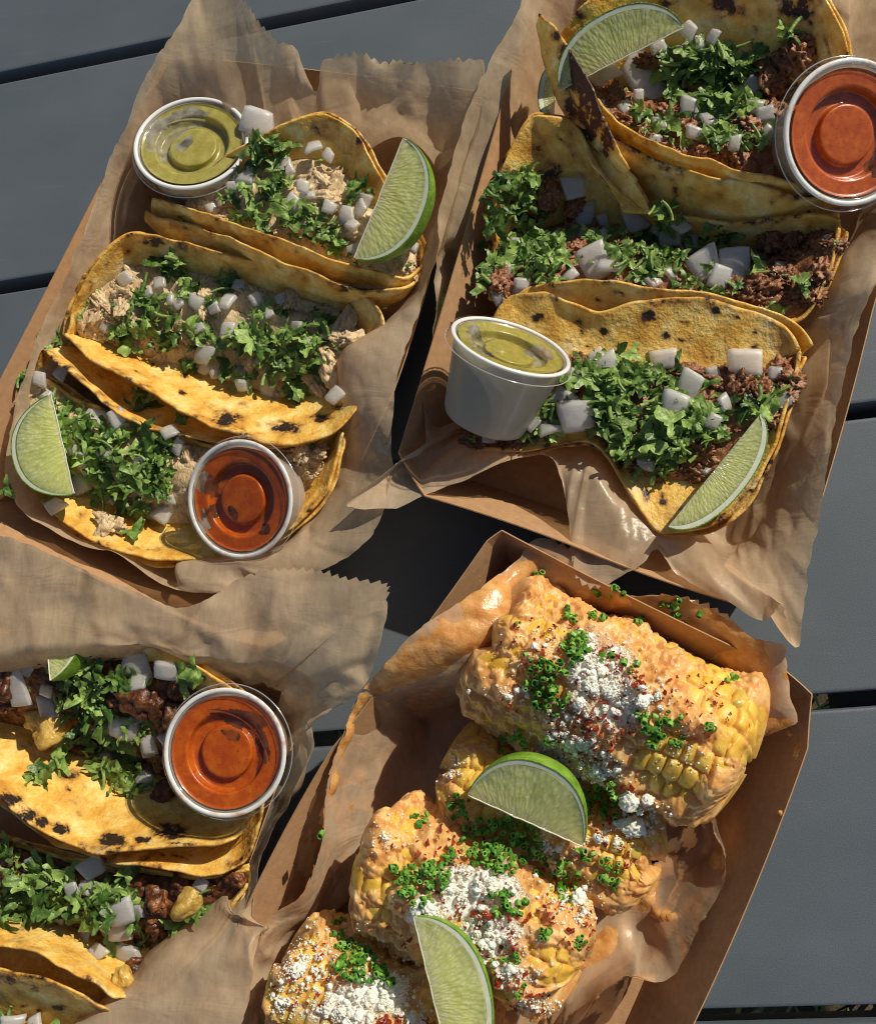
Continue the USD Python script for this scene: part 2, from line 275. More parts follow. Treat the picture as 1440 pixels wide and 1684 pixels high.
# sauced corn: the "bare" primvar lets the yellow kernels through the crema, "dust" carries finely grated cheese
mat('sauced_corn', {
    'g': ('texture_coordinate', {}), 'n': ('noise_texture', {'scale': 130, 'detail': 6, 'roughness': .62}), 'r': ('rgb_ramp', {'ramp': [(.28, (.44, .16, .035)), (.45, (.62, .30, .09)), (.6, (.72, .42, .16)), (.75, (.82, .60, .31))]}),
    'a': ('attribute', {'attribute': 'bare'}), 'k': ('noise_texture', {'scale': 90, 'detail': 3}), 'kr': ('rgb_ramp', {'ramp': [(.3, (.62, .33, .03)), (.7, (.78, .52, .10))]}), 'm1': ('mix_color', {}),
    'pv': ('voronoi_texture', {'feature': 'f1', 'scale': 620}), 'pr': ('rgb_ramp', {'ramp': [(.10, (.55, .55, .55)), (.17, (0, 0, 0))]}), 'm3': ('mix_color', {'b': (.22, .03, .006)}),
    'd': ('attribute', {'attribute': 'dust'}), 'dn': ('noise_texture', {'scale': 1300, 'detail': 3, 'roughness': .7}), 'ds': ('math', {'math_type': 'add'}), 'dr': ('rgb_ramp', {'ramp': [(.86, (0, 0, 0)), (1.0, (1, 1, 1))]}), 'm2': ('mix_color', {'b': (.84, .82, .73)}),
    'bn': ('noise_texture', {'scale': 300, 'detail': 3}), 'b': ('bump', {'strength': .8, 'distance': .0005}), 'b2': ('bump', {'strength': .8, 'distance': .0006}),
    'p': ('principled_bsdf', {'roughness': .42, 'specular_ior_level': .38, 'subsurface_weight': .3, 'subsurface_radius': (1, .55, .25), 'subsurface_scale': .002})},
    [('g.object', 'n.vector'), ('n.fac', 'r.fac'), ('g.object', 'k.vector'), ('k.fac', 'kr.fac'), ('r.color', 'm1.a'), ('kr.color', 'm1.b'), ('a.fac', 'm1.fac'), ('g.object', 'pv.vector'), ('pv.distance', 'pr.fac'), ('m1.result', 'm3.a'), ('pr.color', 'm3.fac'),
     ('g.object', 'dn.vector'), ('dn.fac', 'ds.value1'), ('d.fac', 'ds.value2'), ('ds.value', 'dr.fac'), ('m3.result', 'm2.a'), ('dr.color', 'm2.fac'), ('m2.result', 'p.base_color'),
     ('g.object', 'bn.vector'), ('bn.fac', 'b.height'), ('dr.color', 'b2.height'), ('b.normal', 'b2.normal'), ('b2.normal', 'p.normal')], 'p.BSDF')
simple('kernel', (.66, .40, .04), (.74, .52, .10), 140, .2, .0002, 400, sss=.4, sssr=(1, .7, .2), sscale=.0025, rand=.16, coat=.2)
simple('cob_core', (.5, .38, .16), (.62, .5, .25), 200, .7)
simple('cheese', (.76, .74, .62), (.86, .84, .74), 400, .7, .0003, 900, sss=.2, sscale=.001)
simple('chili', (.10, .008, .004), (.26, .025, .006), 300, .4, c3=(.40, .07, .01))
simple('char_kernel', (.02, .014, .012), (.05, .03, .02), 200, .4)

# ------------------------------------------------------------------ ground and table
GZ = -0.72
gx, gy = np.meshgrid(np.linspace(-4, 4, 80), np.linspace(-4, 4, 80), indexing='ij')
gv = np.stack([gx, gy, GZ + 0.02 * fbm(np.stack([gx * 3, gy * 3, gx * 0], -1), 4, 3)], -1).reshape(-1, 3)
setd(obj('ground', (gv, gridfaces(80, 80)), 'soil', smooth=True), kind='structure')
bl = []
for _ in range(9000):
    x, y = rng.uniform(-0.6, 2.2), rng.uniform(-2.0, .3); a = rng.uniform(0, 6.28); h = rng.uniform(.04, .10); w = rng.uniform(.002, .004)
    d = np.array([math.cos(a), math.sin(a), 0]); s = np.array([-d[1], d[0], 0]) * w; b = np.array([x, y, GZ]); k = rng.uniform(.3, 1.2)
    bl.append((np.array([b - s, b + s, b + d * h * k * .4 + [0, 0, h * .6] + s * .7, b + d * h * k * .4 + [0, 0, h * .6] - s * .7, b + d * h * k + [0, 0, h * .85]]), np.array([[0, 1, 2], [0, 2, 3], [3, 2, 4]])))
setd(obj('grass', join(bl), 'grass'), 'short green grass showing through the gap at the bottom right', 'grass', kind='stuff')

SN = np.array([math.sin(SLAT), -math.cos(SLAT)])           # across the boards, towards the viewer's feet
ST = np.array([math.cos(SLAT), math.sin(SLAT)])
PITCH, GAP0, GAPW = 0.26477 * CAMH, -0.77081 * CAMH, 0.0075
table = thing('picnic_table', 'slate grey powder coated slatted table carrying all the food trays', 'table')
def chamfer_box(l, w, h, c):
    pr = np.array([[-w / 2, -h / 2], [w / 2, -h / 2], [w / 2, h / 2 - c], [w / 2 - c * .3, h / 2 - c * .3], [w / 2 - c, h / 2], [-w / 2 + c, h / 2], [-w / 2 + c * .3, h / 2 - c * .3], [-w / 2, h / 2 - c]])
    return trimesh.creation.extrude_polygon(Polygon(pr), l, engine='earcut')
SX0, SX1 = -0.75, 0.95
for k in range(-2, 6):
    m = chamfer_box(SX1 - SX0, PITCH - GAPW, 0.02, 0.0022)
    v = np.array(m.vertices)                                # x across, y up, z along
    off = GAP0 + (k - .5) * PITCH
    along, across, up = v[:, 2] + SX0, off + v[:, 0], v[:, 1] - 0.01
    w3 = np.concatenate([along[:, None] * ST + across[:, None] * SN, up[:, None]], 1)
    obj('slat', (w3, np.array(m.faces)[:, ::-1]), 'slat', table, smooth=25)
for ax in (-0.55, 0.12, 0.80):
    m = trimesh.creation.box([0.05, 8 * PITCH - .03, 0.03]); c = ST * ax + SN * (GAP0 + 1.5 * PITCH)
    R = np.eye(4); R[:2, 0], R[:2, 1] = ST, -SN; R[:3, 3] = [c[0], c[1], -0.0352]; m.apply_transform(R)
    obj('crossbeam', m, 'frame_metal', table)

# ------------------------------------------------------------------ kraft trays
RIMZ = 42.0
TRAYS = {
    1: dict(rim=[(272, 90), (790, 150), (735, 330, 36), (645, 650, 28), (470, 1050, 26), (422, 1076, 34), (-92, 842), (-98, 812)], label='kraft paper tray at upper left holding three chicken tacos'),
    2: dict(rim=[(890, -60), (1480, -60), (1540, 190), (1434, 512), (1292, 1000), (1270, 1010, 44), (945, 899, 50), (698, 816, 51), (655, 745, 46)], label='kraft paper tray at upper right holding three ground beef tacos'),
    3: dict(rim=[(-110, 868, 33), (20, 900, 32), (500, 1105, 30), (520, 1130, 28), (392, 1476, 28), (300, 1720, 34), (-160, 1760)], label='kraft paper tray at lower left holding the pork and pineapple tacos'),
    4: dict(rim=[(825, 872, 50), (1292, 1104), (1335, 1142), (1328, 1230), (1140, 1686), (1060, 1880), (1010, 1900), (330, 1760), (310, 1690), (400, 1502), (545, 1232, 48), (800, 890, 50)], label='kraft paper tray at lower right holding the street corn'),
}
TRAY, TRAYWALLS = {}, {}
for k, T in TRAYS.items():
    top = P([(q[0], q[1], q[2] if len(q) > 2 else RIMZ) for q in T['rim']])
    c = top.mean(0)
    n = len(top)
    pl = Polygon(top[:, :2])
    T['center'] = np.array([*pl.centroid.coords[0], 0.0015])
    nb = []
    for i in range(n):                                      # floor corner: in from the rim along the bisector of its two walls
        p0, p1, p2 = top[i - 1, :2], top[i, :2], top[(i + 1) % n, :2]
        e1, e2 = (p1 - p0) / np.linalg.norm(p1 - p0), (p2 - p1) / np.linalg.norm(p2 - p1)
        n1, n2 = np.array([e1[1], -e1[0]]), np.array([e2[1], -e2[0]])
        b = n1 + n2; b /= np.linalg.norm(b)
        nb.append(p1 + b * 0.021 / max(.55, b @ n1))
    nb = np.array(nb)
    bot = np.concatenate([nb, np.full((n, 1), 0.0012)], 1)
    T['top'], T['bot'] = top, bot
    tr = TRAY[k] = thing('food_tray', T['label'], 'tray', None); TRAYWALLS[k] = []
    base = trimesh.creation.extrude_polygon(Polygon(bot[:, :2]).buffer(0), 0.0006, engine='earcut'); base.apply_translation([0, 0, .0006])
    obj('base', base, 'kraft', tr)
    for i in range(n):
        j = (i + 1) % n
        a, b, d, e = top[i], top[j], bot[j], bot[i]
        u = np.linspace(0, 1, 14)[:, None, None]; w = np.linspace(0, 1, 8)[None, :, None]
        V = (a * (1 - u) + b * u) * (1 - w) + (e * (1 - u) + d * u) * w
        nrm = np.cross(b - a, e - a); nrm /= np.linalg.norm(nrm)
        bow = (4 * u * (1 - u)) * (1 - w) ** 1.0
        V = V + nrm * (bow * min(.0022, .02 * np.linalg.norm(b - a)) * (1 if (i + k) % 2 else -.6))
        v, f, _ = sheet(V, 0.0006, 0.0); u2 = np.linspace(0, 1, 60)[:, None, None]; TRAYWALLS[k].append((a * (1 - u2) + b * u2) * (1 - np.linspace(0, 1, 16)[None, :, None]) + (e * (1 - u2) + d * u2) * np.linspace(0, 1, 16)[None, :, None])
        obj('wall', (v, f), 'kraft', tr, smooth=40)

# ------------------------------------------------------------------ waxed paper liners
# each station: (edge x, edge y, edge z mm [, serrated]) [, middle (x, y, z)]; the floor point is found from the tray
LINERS = {
    1: [((8, 770, 40), None), ((30, 660, 42), None), ((50, 590, 43), None), ((88, 500, 45), None), ((120, 420, 46), None), ((165, 308, 48), None), ((205, 205, 52), None), ((243, 118, 56), None),
        ((290, 45, 60), (325, 160, 40)), ((325, -14, 63), (370, 190, 40)), ((388, -8, 63, 1), (420, 170, 38)), ((466, 70, 60, 1), (455, 185, 36)), ((482, 76, 58), (470, 150, 46)), ((505, 130, 50), (495, 180, 40)),
        ((520, 150, 48), (520, 195, 36)), ((530, 100, 62), (535, 185, 38)), ((560, 92, 64, 1), (570, 180, 40)), ((595, 90, 66, 1), (595, 200, 38)), ((630, 98, 60, 1), (640, 175, 46)), ((700, 102, 62, 1), (690, 200, 38)), ((755, 98, 60, 1), (735, 220, 38)), ((796, 100, 58), (755, 230, 40)),
        ((790, 195, 50), (742, 260, 36)), ((765, 270, 48), None), ((735, 360, 47), None), ((712, 440, 46), None), ((690, 510, 46), (640, 530, 36)), ((652, 640, 47), (572, 592, 40)), ((645, 720, 46), (572, 690, 30)), ((632, 830, 48), (540, 790, 22)), ((612, 880, 46), (510, 860, 30)), ((570, 916, 45), (500, 880, 36)),
        ((530, 936, 46), (470, 905, 44)), ((470, 960, 44), (400, 925, 48)), ((400, 975, 46), (350, 925, 42)), ((330, 975, 44), (290, 930, 40)), ((270, 965, 40), None), ((200, 918, 40), None), ((140, 895, 41), None), ((75, 862, 41), None), ((30, 830, 40), None)],
    2: [((720, 352, 48), None), ((745, 250, 50), None), ((790, 130, 56), None), ((845, 20, 58), None), ((880, -50, 58), None), ((1000, -130, 56), None), ((1200, -140, 56), None), ((1360, -60, 58), (1400, 40, 36)), ((1420, -30, 60), (1400, 60, 36)), ((1520, 60, 56), None), ((1540, 220, 50), None), ((1500, 340, 50), None),
        ((1462, 420, 50), (1400, 420, 34)), ((1436, 470, 56), (1370, 500, 40)), ((1410, 540, 48), (1350, 530, 36)), ((1390, 615, 47), (1335, 620, 30)), ((1365, 740, 48), (1310, 740, 26)), ((1338, 880, 50), (1270, 850, 26)), ((1322, 980, 54), (1240, 910, 30)), ((1312, 1062, 58), (1215, 930, 34)), ((1284, 990, 60, 1), (1190, 920, 36)), ((1255, 1020, 54), (1170, 905, 38)),
        ((1190, 985, 52), (1140, 890, 40)), ((1110, 942, 48), (1100, 880, 42)), ((1078, 902, 46), (1080, 872, 42)), ((1058, 925, 48), (1060, 862, 42)), ((968, 966, 47, 1), (1010, 830, 42)), ((946, 945, 47, 1), (980, 790, 42)), ((932, 840, 44), (955, 760, 38)), ((908, 752, 40), (930, 742, 32)), ((890, 742, 38), (880, 730, 34)), ((800, 772, 46), (830, 735, 36)), ((735, 800, 48), (780, 730, 32)),
        ((640, 838, 50), (745, 725, 30)), ((570, 830, 52), (735, 715, 30)), ((640, 768, 50), (735, 710, 30)), ((700, 738, 42), (752, 706, 26)), ((706, 690, 40), (735, 690, 20)), ((701, 640, 42), (740, 620, 18)), ((712, 560, 44), (745, 560, 20)), ((722, 490, 46), (750, 470, 26)), ((715, 420, 46), (752, 420, 24))],
    3: [((-170, 1000, 50), None), ((-150, 860, 56), (-120, 1060, 54)), ((-60, 870, 58), (-60, 1082, 54)), ((0, 880, 58), (0, 1074, 55)), ((70, 905, 58), (62, 1062, 56)), ((140, 938, 60), (130, 1060, 57)), ((220, 972, 60), (205, 1066, 57)), ((292, 1000, 60), (280, 1076, 57)), ((335, 985, 62), (330, 1086, 56)), ((385, 955, 62), (370, 1093, 55)),
        ((440, 938, 62, 1), (405, 1095, 54)), ((500, 937, 62, 1), (440, 1090, 53)), ((570, 950, 62, 1), (470, 1085, 52)), ((641, 966, 62, 1), (490, 1090, 50)), ((632, 1040, 60), (494, 1120, 46)), ((603, 1122, 56), (495, 1150, 42)), ((560, 1160, 52), (496, 1180, 40)), ((505, 1195, 46), (490, 1215, 34)), ((520, 1235, 44), (480, 1270, 24)), ((492, 1310, 42), (458, 1330, 18)), ((455, 1360, 42), (430, 1380, 20)), ((428, 1430, 42), (408, 1420, 24)), ((416, 1475, 42), (400, 1470, 30)),
        ((412, 1500, 44), (385, 1500, 42)), ((440, 1528, 48), (384, 1502, 44)), ((424, 1545, 46), (378, 1506, 44)), ((415, 1610, 46), (330, 1545, 44)), ((395, 1700, 48), (240, 1610, 44)), ((360, 1790, 46), (140, 1690, 42)), ((200, 1840, 44), (60, 1780, 40)), ((-100, 1820, 44), None), ((-200, 1500, 44), None), ((-190, 1200, 44), None)],
    4: [((598, 1132, 52), (640, 1150, 44)), ((640, 1085, 62), (740, 1112, 50)), ((682, 1040, 66), (800, 1080, 52)), ((745, 995, 64), (858, 1052, 50)), ((800, 958, 58), (860, 1030, 46)), ((850, 920, 48), (870, 1000, 40)), ((884, 884, 48), (900, 980, 36)), ((915, 892, 48, 1), (925, 970, 36)), ((948, 908, 48, 1), (950, 985, 36)), ((990, 960, 46), (990, 990, 36)), ((1060, 985, 46), (1040, 1000, 34)), ((1110, 985, 47, 1), (1090, 1020, 34)), ((1165, 1000, 48, 1), (1130, 1040, 34)), ((1240, 1050, 50), (1180, 1070, 36)),
        ((1290, 1062, 52), (1225, 1100, 38)), ((1294, 1110, 48), (1240, 1140, 36)), ((1300, 1150, 46), (1245, 1160, 36)), ((1312, 1182, 44), (1247, 1166, 38)), ((1270, 1200, 38), (1235, 1200, 34)), ((1225, 1225, 30), (1210, 1235, 26)), ((1190, 1280, 24), (1180, 1260, 18)), ((1180, 1340, 26), (1160, 1330, 14)), ((1192, 1400, 30), (1150, 1390, 12)), ((1185, 1450, 30), (1110, 1430, 10)), ((1150, 1510, 30), (1080, 1470, 8)), ((1086, 1608, 32), (1048, 1530, 8)), ((1045, 1592, 34), (1030, 1570, 14)), ((990, 1620, 32), (960, 1620, 12)), ((945, 1690, 34), (920, 1690, 14)), ((860, 1800, 34), None), ((600, 1860, 36), None),
        ((380, 1800, 40), None), ((405, 1660, 42), (440, 1680, 26)), ((412, 1600, 44), (450, 1600, 26)), ((436, 1545, 46), (450, 1560, 30)), ((450, 1520, 46), (470, 1530, 28)), ((500, 1478, 46), (520, 1500, 26)), ((527, 1400, 48), (560, 1420, 22)), ((534, 1330, 49), (590, 1350, 18)), ((545, 1265, 50), (620, 1280, 18)), ((568, 1190, 50), (650, 1210, 20))],
}
LINER_LABEL = {1: 'waxed brown paper liner standing high behind the chicken tacos', 2: 'waxed brown paper liner under the beef tacos, its corner drooping over the table', 3: 'waxed brown paper liner with serrated edge flaring above the pork tacos', 4: 'sauce smeared waxed paper liner under the street corn'}
PAPER, LINER, SHEET = {}, {}, {}
def build_liner(k, st):
    T = TRAYS[k]; ctr = T['center'] + [0, 0, .0012]
    ns = 8
    prof, ser = [], []
    bot = Polygon(T['bot'][:, :2]).buffer(-0.006)
    for e, mid in st:
        E3 = P(e[0], e[1], e[2])
        ref = E3 if mid is None else P(*mid)
        d = ref[:2] - ctr[:2]; d /= np.linalg.norm(d)
        # floor point: where the ray from the centre towards the station leaves the (shrunk) tray floor
        hit = LineString([ctr[:2], ctr[:2] + d]).intersection(bot)
        fl = np.array(hit.coords[-1]) if hit.length else ctr[:2]
        if np.linalg.norm(fl - ctr[:2]) > np.linalg.norm(ref[:2] - ctr[:2]) - .012: fl = ctr[:2] + d * max(.01, np.linalg.norm(ref[:2] - ctr[:2]) - .02)
        F3 = np.array([*fl, .0032])
        mid3 = P(*mid) if mid is not None else F3 * .45 + E3 * .55 + np.array([*(d * .001), -.001])
        prof.append([ctr * .5 + F3 * .5, F3, mid3, E3]); ser.append(e[3] if len(e) > 3 else 0)
    prof = np.array(prof); ser = np.array(ser, float)
    n = len(prof)
    per = np.concatenate([[0], np.cumsum(np.linalg.norm(np.diff(np.vstack([prof[:, 3], prof[:1, 3]]), axis=0), axis=1) + 1e-4)])
    nu = int(per[-1] / 0.0022) // 2 * 2
    ext = np.concatenate([prof[-3:], prof, prof[:3]]); s = np.concatenate([per[-4:-1] - per[-1], per[:-1], per[-1] + per[:3]])
    u = np.linspace(0, per[-1], nu, endpoint=False)
    Pu = PchipInterpolator(s, ext.reshape(len(ext), -1), axis=0)(u).reshape(nu, 4, 3)
    su = np.interp(u, np.concatenate([per]), np.concatenate([ser, ser[:1]])) > .6
    w = np.concatenate([np.linspace(0, 1, 4)[:-1], np.linspace(1, 2, 14)[:-1], np.linspace(2, 3, 22)])
    V = PchipInterpolator([0, 1, 2, 3], Pu, axis=1)(w)
    N = gridnormals(V, True)
    q = V * 1000
    amp = np.clip((w - .9) / .8, 0, 1)[None, :]
    # crumple: flat facets between sharp creases (linear interpolation between jittered points), coarse and fine
    ln = np.linalg.norm(np.diff(V, axis=1), axis=2).mean(0); rad = np.concatenate([[0], np.cumsum(ln)])
    UU, RR = np.meshgrid(u, rad, indexing='ij')
    r2 = np.random.default_rng(40 + k)
    disp = np.zeros(UU.shape)
    for cell, h, ax in ((.034, .0080, 2.4), (.015, .0048, 1.7), (.0068, .0013, 1.3)):
        na, nb_ = int(u[-1] / cell) + 3, int(rad[-1] / (cell * ax)) + 3
        a, b = np.meshgrid((np.arange(na) - 1) * cell, (np.arange(nb_) - 1) * cell * ax, indexing='ij')
        pts = np.stack([(a + r2.uniform(-.48, .48, a.shape) * cell).ravel(), (b + r2.uniform(-.48, .48, b.shape) * cell * ax).ravel()], 1)
        val = r2.uniform(-1, 1, len(pts)) * r2.uniform(.2, 1, len(pts))
        g = LinearNDInterpolator(pts, val)(UU, RR)
        disp += np.nan_to_num(g) * h * .5
    fade = np.clip(np.minimum(np.arange(nu), nu - 1 - np.arange(nu)) / 8, 0, 1)[:, None]
    disp = disp * amp * fade * (1.9 if k == 3 else 1.25) + amp * .0012 * (fbm(q / 40 + k * 11, 2, 11) - .5)
    V = V + N * disp[..., None]
    dirs = V[:, -1] - V[:, -2]; dirs /= np.linalg.norm(dirs, axis=1, keepdims=True) + 1e-9
    tooth = np.where(np.arange(nu) % 2 == 0, .0011, -.0011) * su
    ragged = .0006 * (2 * noise(np.stack([u * 300, u * 0, u * 0], -1), 2) - 1)
    V[:, -1] += dirs * (tooth + ragged)[:, None]
    V[..., 2] = np.maximum(V[..., 2], .0022)
    f = gridfaces(nu, V.shape[1], True)
    v = V.reshape(-1, 3)
    cap = np.array([[i * V.shape[1], nu * V.shape[1], ((i + 1) % nu) * V.shape[1]] for i in range(nu)])
    v = np.vstack([v, ctr]); f = np.vstack([f, cap])
    t = thing('paper_liner', LINER_LABEL[k], 'paper liner')
    obj('paper_sheet', (v, f), 'paper', t, smooth=True)
    SHEET[k] = (V, gridnormals(V, True), w)
    PAPER[k] = np.vstack([V[:, 3:].reshape(-1, 3), (V[:, 3:-1] * .5 + V[:, 4:] * .5).reshape(-1, 3)]); LINER[k] = t
for k, st in LINERS.items(): build_liner(k, st)

# ------------------------------------------------------------------ tacos
def bez(B, F, C, b):
    """U shaped cross-sections: B, F, C (n, 3), b (m) -> (n, m, 3)"""
    K = 2 * C - (B + F) / 2
    b = b[None, :, None]
    return (1 - b) ** 2 * B[:, None] + 2 * b * (1 - b) * K[:, None] + b ** 2 * F[:, None]

def rails(spec, n):
    return P(curve(spec, n))

def char_at(X, spots):
    q = proj(X); c = np.zeros(q.shape[:-1])
    for s in spots:
        x, y, rx = s[:3]; ry = s[3] if len(s) > 3 else rx; k = s[4] if len(s) > 4 else 1.0
        d = ((q[..., 0] - x) / (1.05 * rx)) ** 2 + ((q[..., 1] - y) / (1.05 * ry)) ** 2
        c = np.maximum(c, k * np.exp(-(d ** 1.0) * 1.05))
    return c

def tortilla(parent, B, F, C, spots=(), seed=0, th=.0017, nu=110, nv=56, wave=.0021, edge=.5, off=0.0, trim=0.0, rspots=60, name='tortilla', label=None, flat=False):
    B, F = rails(B, nu), rails(F, nu)
    b = np.linspace(trim, 1 - trim, nv)
    if flat: V = B[:, None] * (1 - b)[None, :, None] + F[:, None] * b[None, :, None]
    else: V = bez(B, F, rails(C, nu), b)
    N = gridnormals(V)
    q = V * 1000
    e = np.abs(2 * b - 1)[None, :] ** 3
    d = wave * (.45 + 1.3 * e) * 2 * (fbm(q / 22 + seed * 3.7, 3, seed) - .5) + .0009 * (fbm(q / 7 + seed, 2, seed + 3) - .5)
    V = V + N * (d + off)[..., None]
    for side, i in ((0, 0), (1, -1)):                       # slightly ragged, wavy rims
        t = V[:, 0] - V[:, 1] if side == 0 else V[:, -1] - V[:, -2]
        t /= np.linalg.norm(t, axis=1, keepdims=True) + 1e-9
        V[:, i] += t * (.0012 * (2 * fbm(np.stack([np.arange(nu) * .09 + seed * 9, np.zeros(nu), np.zeros(nu)], -1), 3, seed + side) - 1))[:, None]
    V[..., 2] = np.maximum(V[..., 2], .004)
    v, f, src = sheet(V, th, th * .45)
    r2 = np.random.default_rng(seed + 100)
    c = char_at(V, spots)
    uu, bb = np.meshgrid(np.linspace(0, 1, nu), b, indexing='ij')
    for _ in range(rspots):                                 # scattered griddle blisters
        a0, b0, r = r2.uniform(0, 1), r2.uniform(0, 1), r2.uniform(.004, .022)
        c = np.maximum(c, r2.uniform(.25, .8) * np.exp(-(((uu - a0) * 1.5) ** 2 + ((bb - b0) * 1.2) ** 2) / r ** 2))
    n1 = fbm(q / 13 + 31 + seed, 3, seed + 5)
    c = np.maximum(c, edge * (np.abs(2 * bb - 1) > .965) * (.45 + 1.0 * (n1 - .3)))
    c = np.maximum(c, .34 * np.clip((fbm(q / 16 + 90 + seed * 2, 4, seed + 9) - .50) * 4, 0, 1)); c = np.maximum(c, .58 * np.clip((np.abs(2 * bb - 1) - .80) * 5, 0, 1) * np.clip((n1 - .38) * 3.5, 0, 1))
    p = obj(name, (v, f), 'tortilla', parent, smooth=True)
    primvar(p, 'char', c.ravel()[src])
    if label: setd(p, label)
    return p

# -- chopped toppings
def leaf_mesh(size, seed, chop=0.5):
    """a chopped cilantro leaflet: three toothed lobes, folded along the midrib and curled"""
    r = np.random.default_rng(seed)
    nt, nr = 25, 5
    th = np.linspace(-1.9, 1.9, nt)
    R = .70 + .24 * np.cos(th * 3.1) * np.exp(-.10 * th ** 2) + .10 * np.cos(th * 9.5 + r.uniform(0, 6)) + r.uniform(-.04, .04, nt)
    R = np.clip(R, .3, 1.05)
    if r.uniform() < chop:                                   # knife cut
        a = r.uniform(-np.pi, np.pi); dd = r.uniform(.2, .55); cs = np.cos(th - a)
        R = np.where(cs > .05, np.minimum(R, dd / np.maximum(cs, .05)), R)
    rr = np.linspace(.04, 1, nr)
    x, y = R[:, None] * rr * np.cos(th)[:, None], R[:, None] * rr * np.sin(th)[:, None] * r.uniform(.6, .95)
    c1, c2, f = r.uniform(-.45, .2), r.uniform(-.3, .3), r.uniform(.0, .32)
    z = c1 * x * x + c2 * x * y + f * np.abs(y) * .6 + .10 * np.sin(7 * x + r.uniform(0, 6)) * np.sin(6 * y) + .018 * r.normal(size=x.shape)
    V = np.stack([x - .25, y, z], -1) * size
    return V.reshape(-1, 3), gridfaces(nt, nr)

def onion_mesh(lx, ly, th, seed):
    r = np.random.default_rng(seed)
    n, m = 8, 7
    u, v = np.meshgrid(np.linspace(-1, 1, n), np.linspace(-1, 1, m), indexing='ij')
    k = r.uniform(-.22, .22, (2, 2))                          # uneven knife cuts
    w = 1 + k[0, 0] * v + k[0, 1] * .3
    h = 1 + k[1, 0] * u + k[1, 1] * .3
    x, y = lx / 2 * u * w, ly / 2 * v * h
    rad = r.uniform(.9, 2.6) * max(lx, ly)
    z = -(x ** 2) / (2 * rad) - (y ** 2) / (2 * rad * r.uniform(2, 8)) + .03 * th * r.normal(size=x.shape)
    sh = r.uniform(-.25, .25)
    V = np.stack([x, y + sh * x, z], -1)
    a, f, _ = sheet(V, th, th * .34)
    return a, f

class Filling:
    def __init__(s, B, F, C, b0, b1, bump=.004, n=70, a0=0.0, a1=1.0):
        m = 44
        i0, i1 = int(a0 * (n - 1)), int(a1 * (n - 1)) + 1
        B, F, C = rails(B, n)[i0:i1], rails(F, n)[i0:i1], rails(C, n)[i0:i1]
        e = bez(B, F, C, np.array([b0, b1]))
        t = np.linspace(0, 1, m)[None, :, None]
        s.V = e[:, :1] * (1 - t) + e[:, 1:] * t
        edge = np.sin(np.linspace(0.12, 1, len(B)) * np.pi * .94)[:, None]
        s.V[..., 2] += bump * (4 * t * (1 - t))[..., 0] * np.clip(edge * 1.6, 0, 1)
        s.px = proj(s.V).reshape(-1, 2); s.pt = s.V.reshape(-1, 3)
        I = bez(B, F, C, np.linspace(0, .97, 90)); Nn = gridnormals(I)
        if Nn[len(I) // 2, 45, 2] < 0: Nn = -Nn
        face = ((CP - I) * Nn).sum(-1) > 0                    # only where the inside of the tortilla faces up at us
        I = I[face]; s.ip, s.iz = proj(I), I[:, 2]
    def at(s, x, y):
        d = (s.px[:, 0] - x) ** 2 + (s.px[:, 1] - y) ** 2
        i = int(np.argmin(d)); z = s.pt[i, 2]
        near = ((s.ip[:, 0] - x) ** 2 + (s.ip[:, 1] - y) ** 2) < 64
        if near.any():                                        # lie on the tortilla where it rises above the filling
            zi = s.iz[near].max()
            z = zi if d[i] > 144 else max(z, zi)
        return P(x, y, z * 1000)

def put(name, mesh, mat_, parent, pos, R, smooth=True):
    v, f = mesh
    return obj(name, (v @ R.T + pos, f), mat_, parent, smooth=smooth)

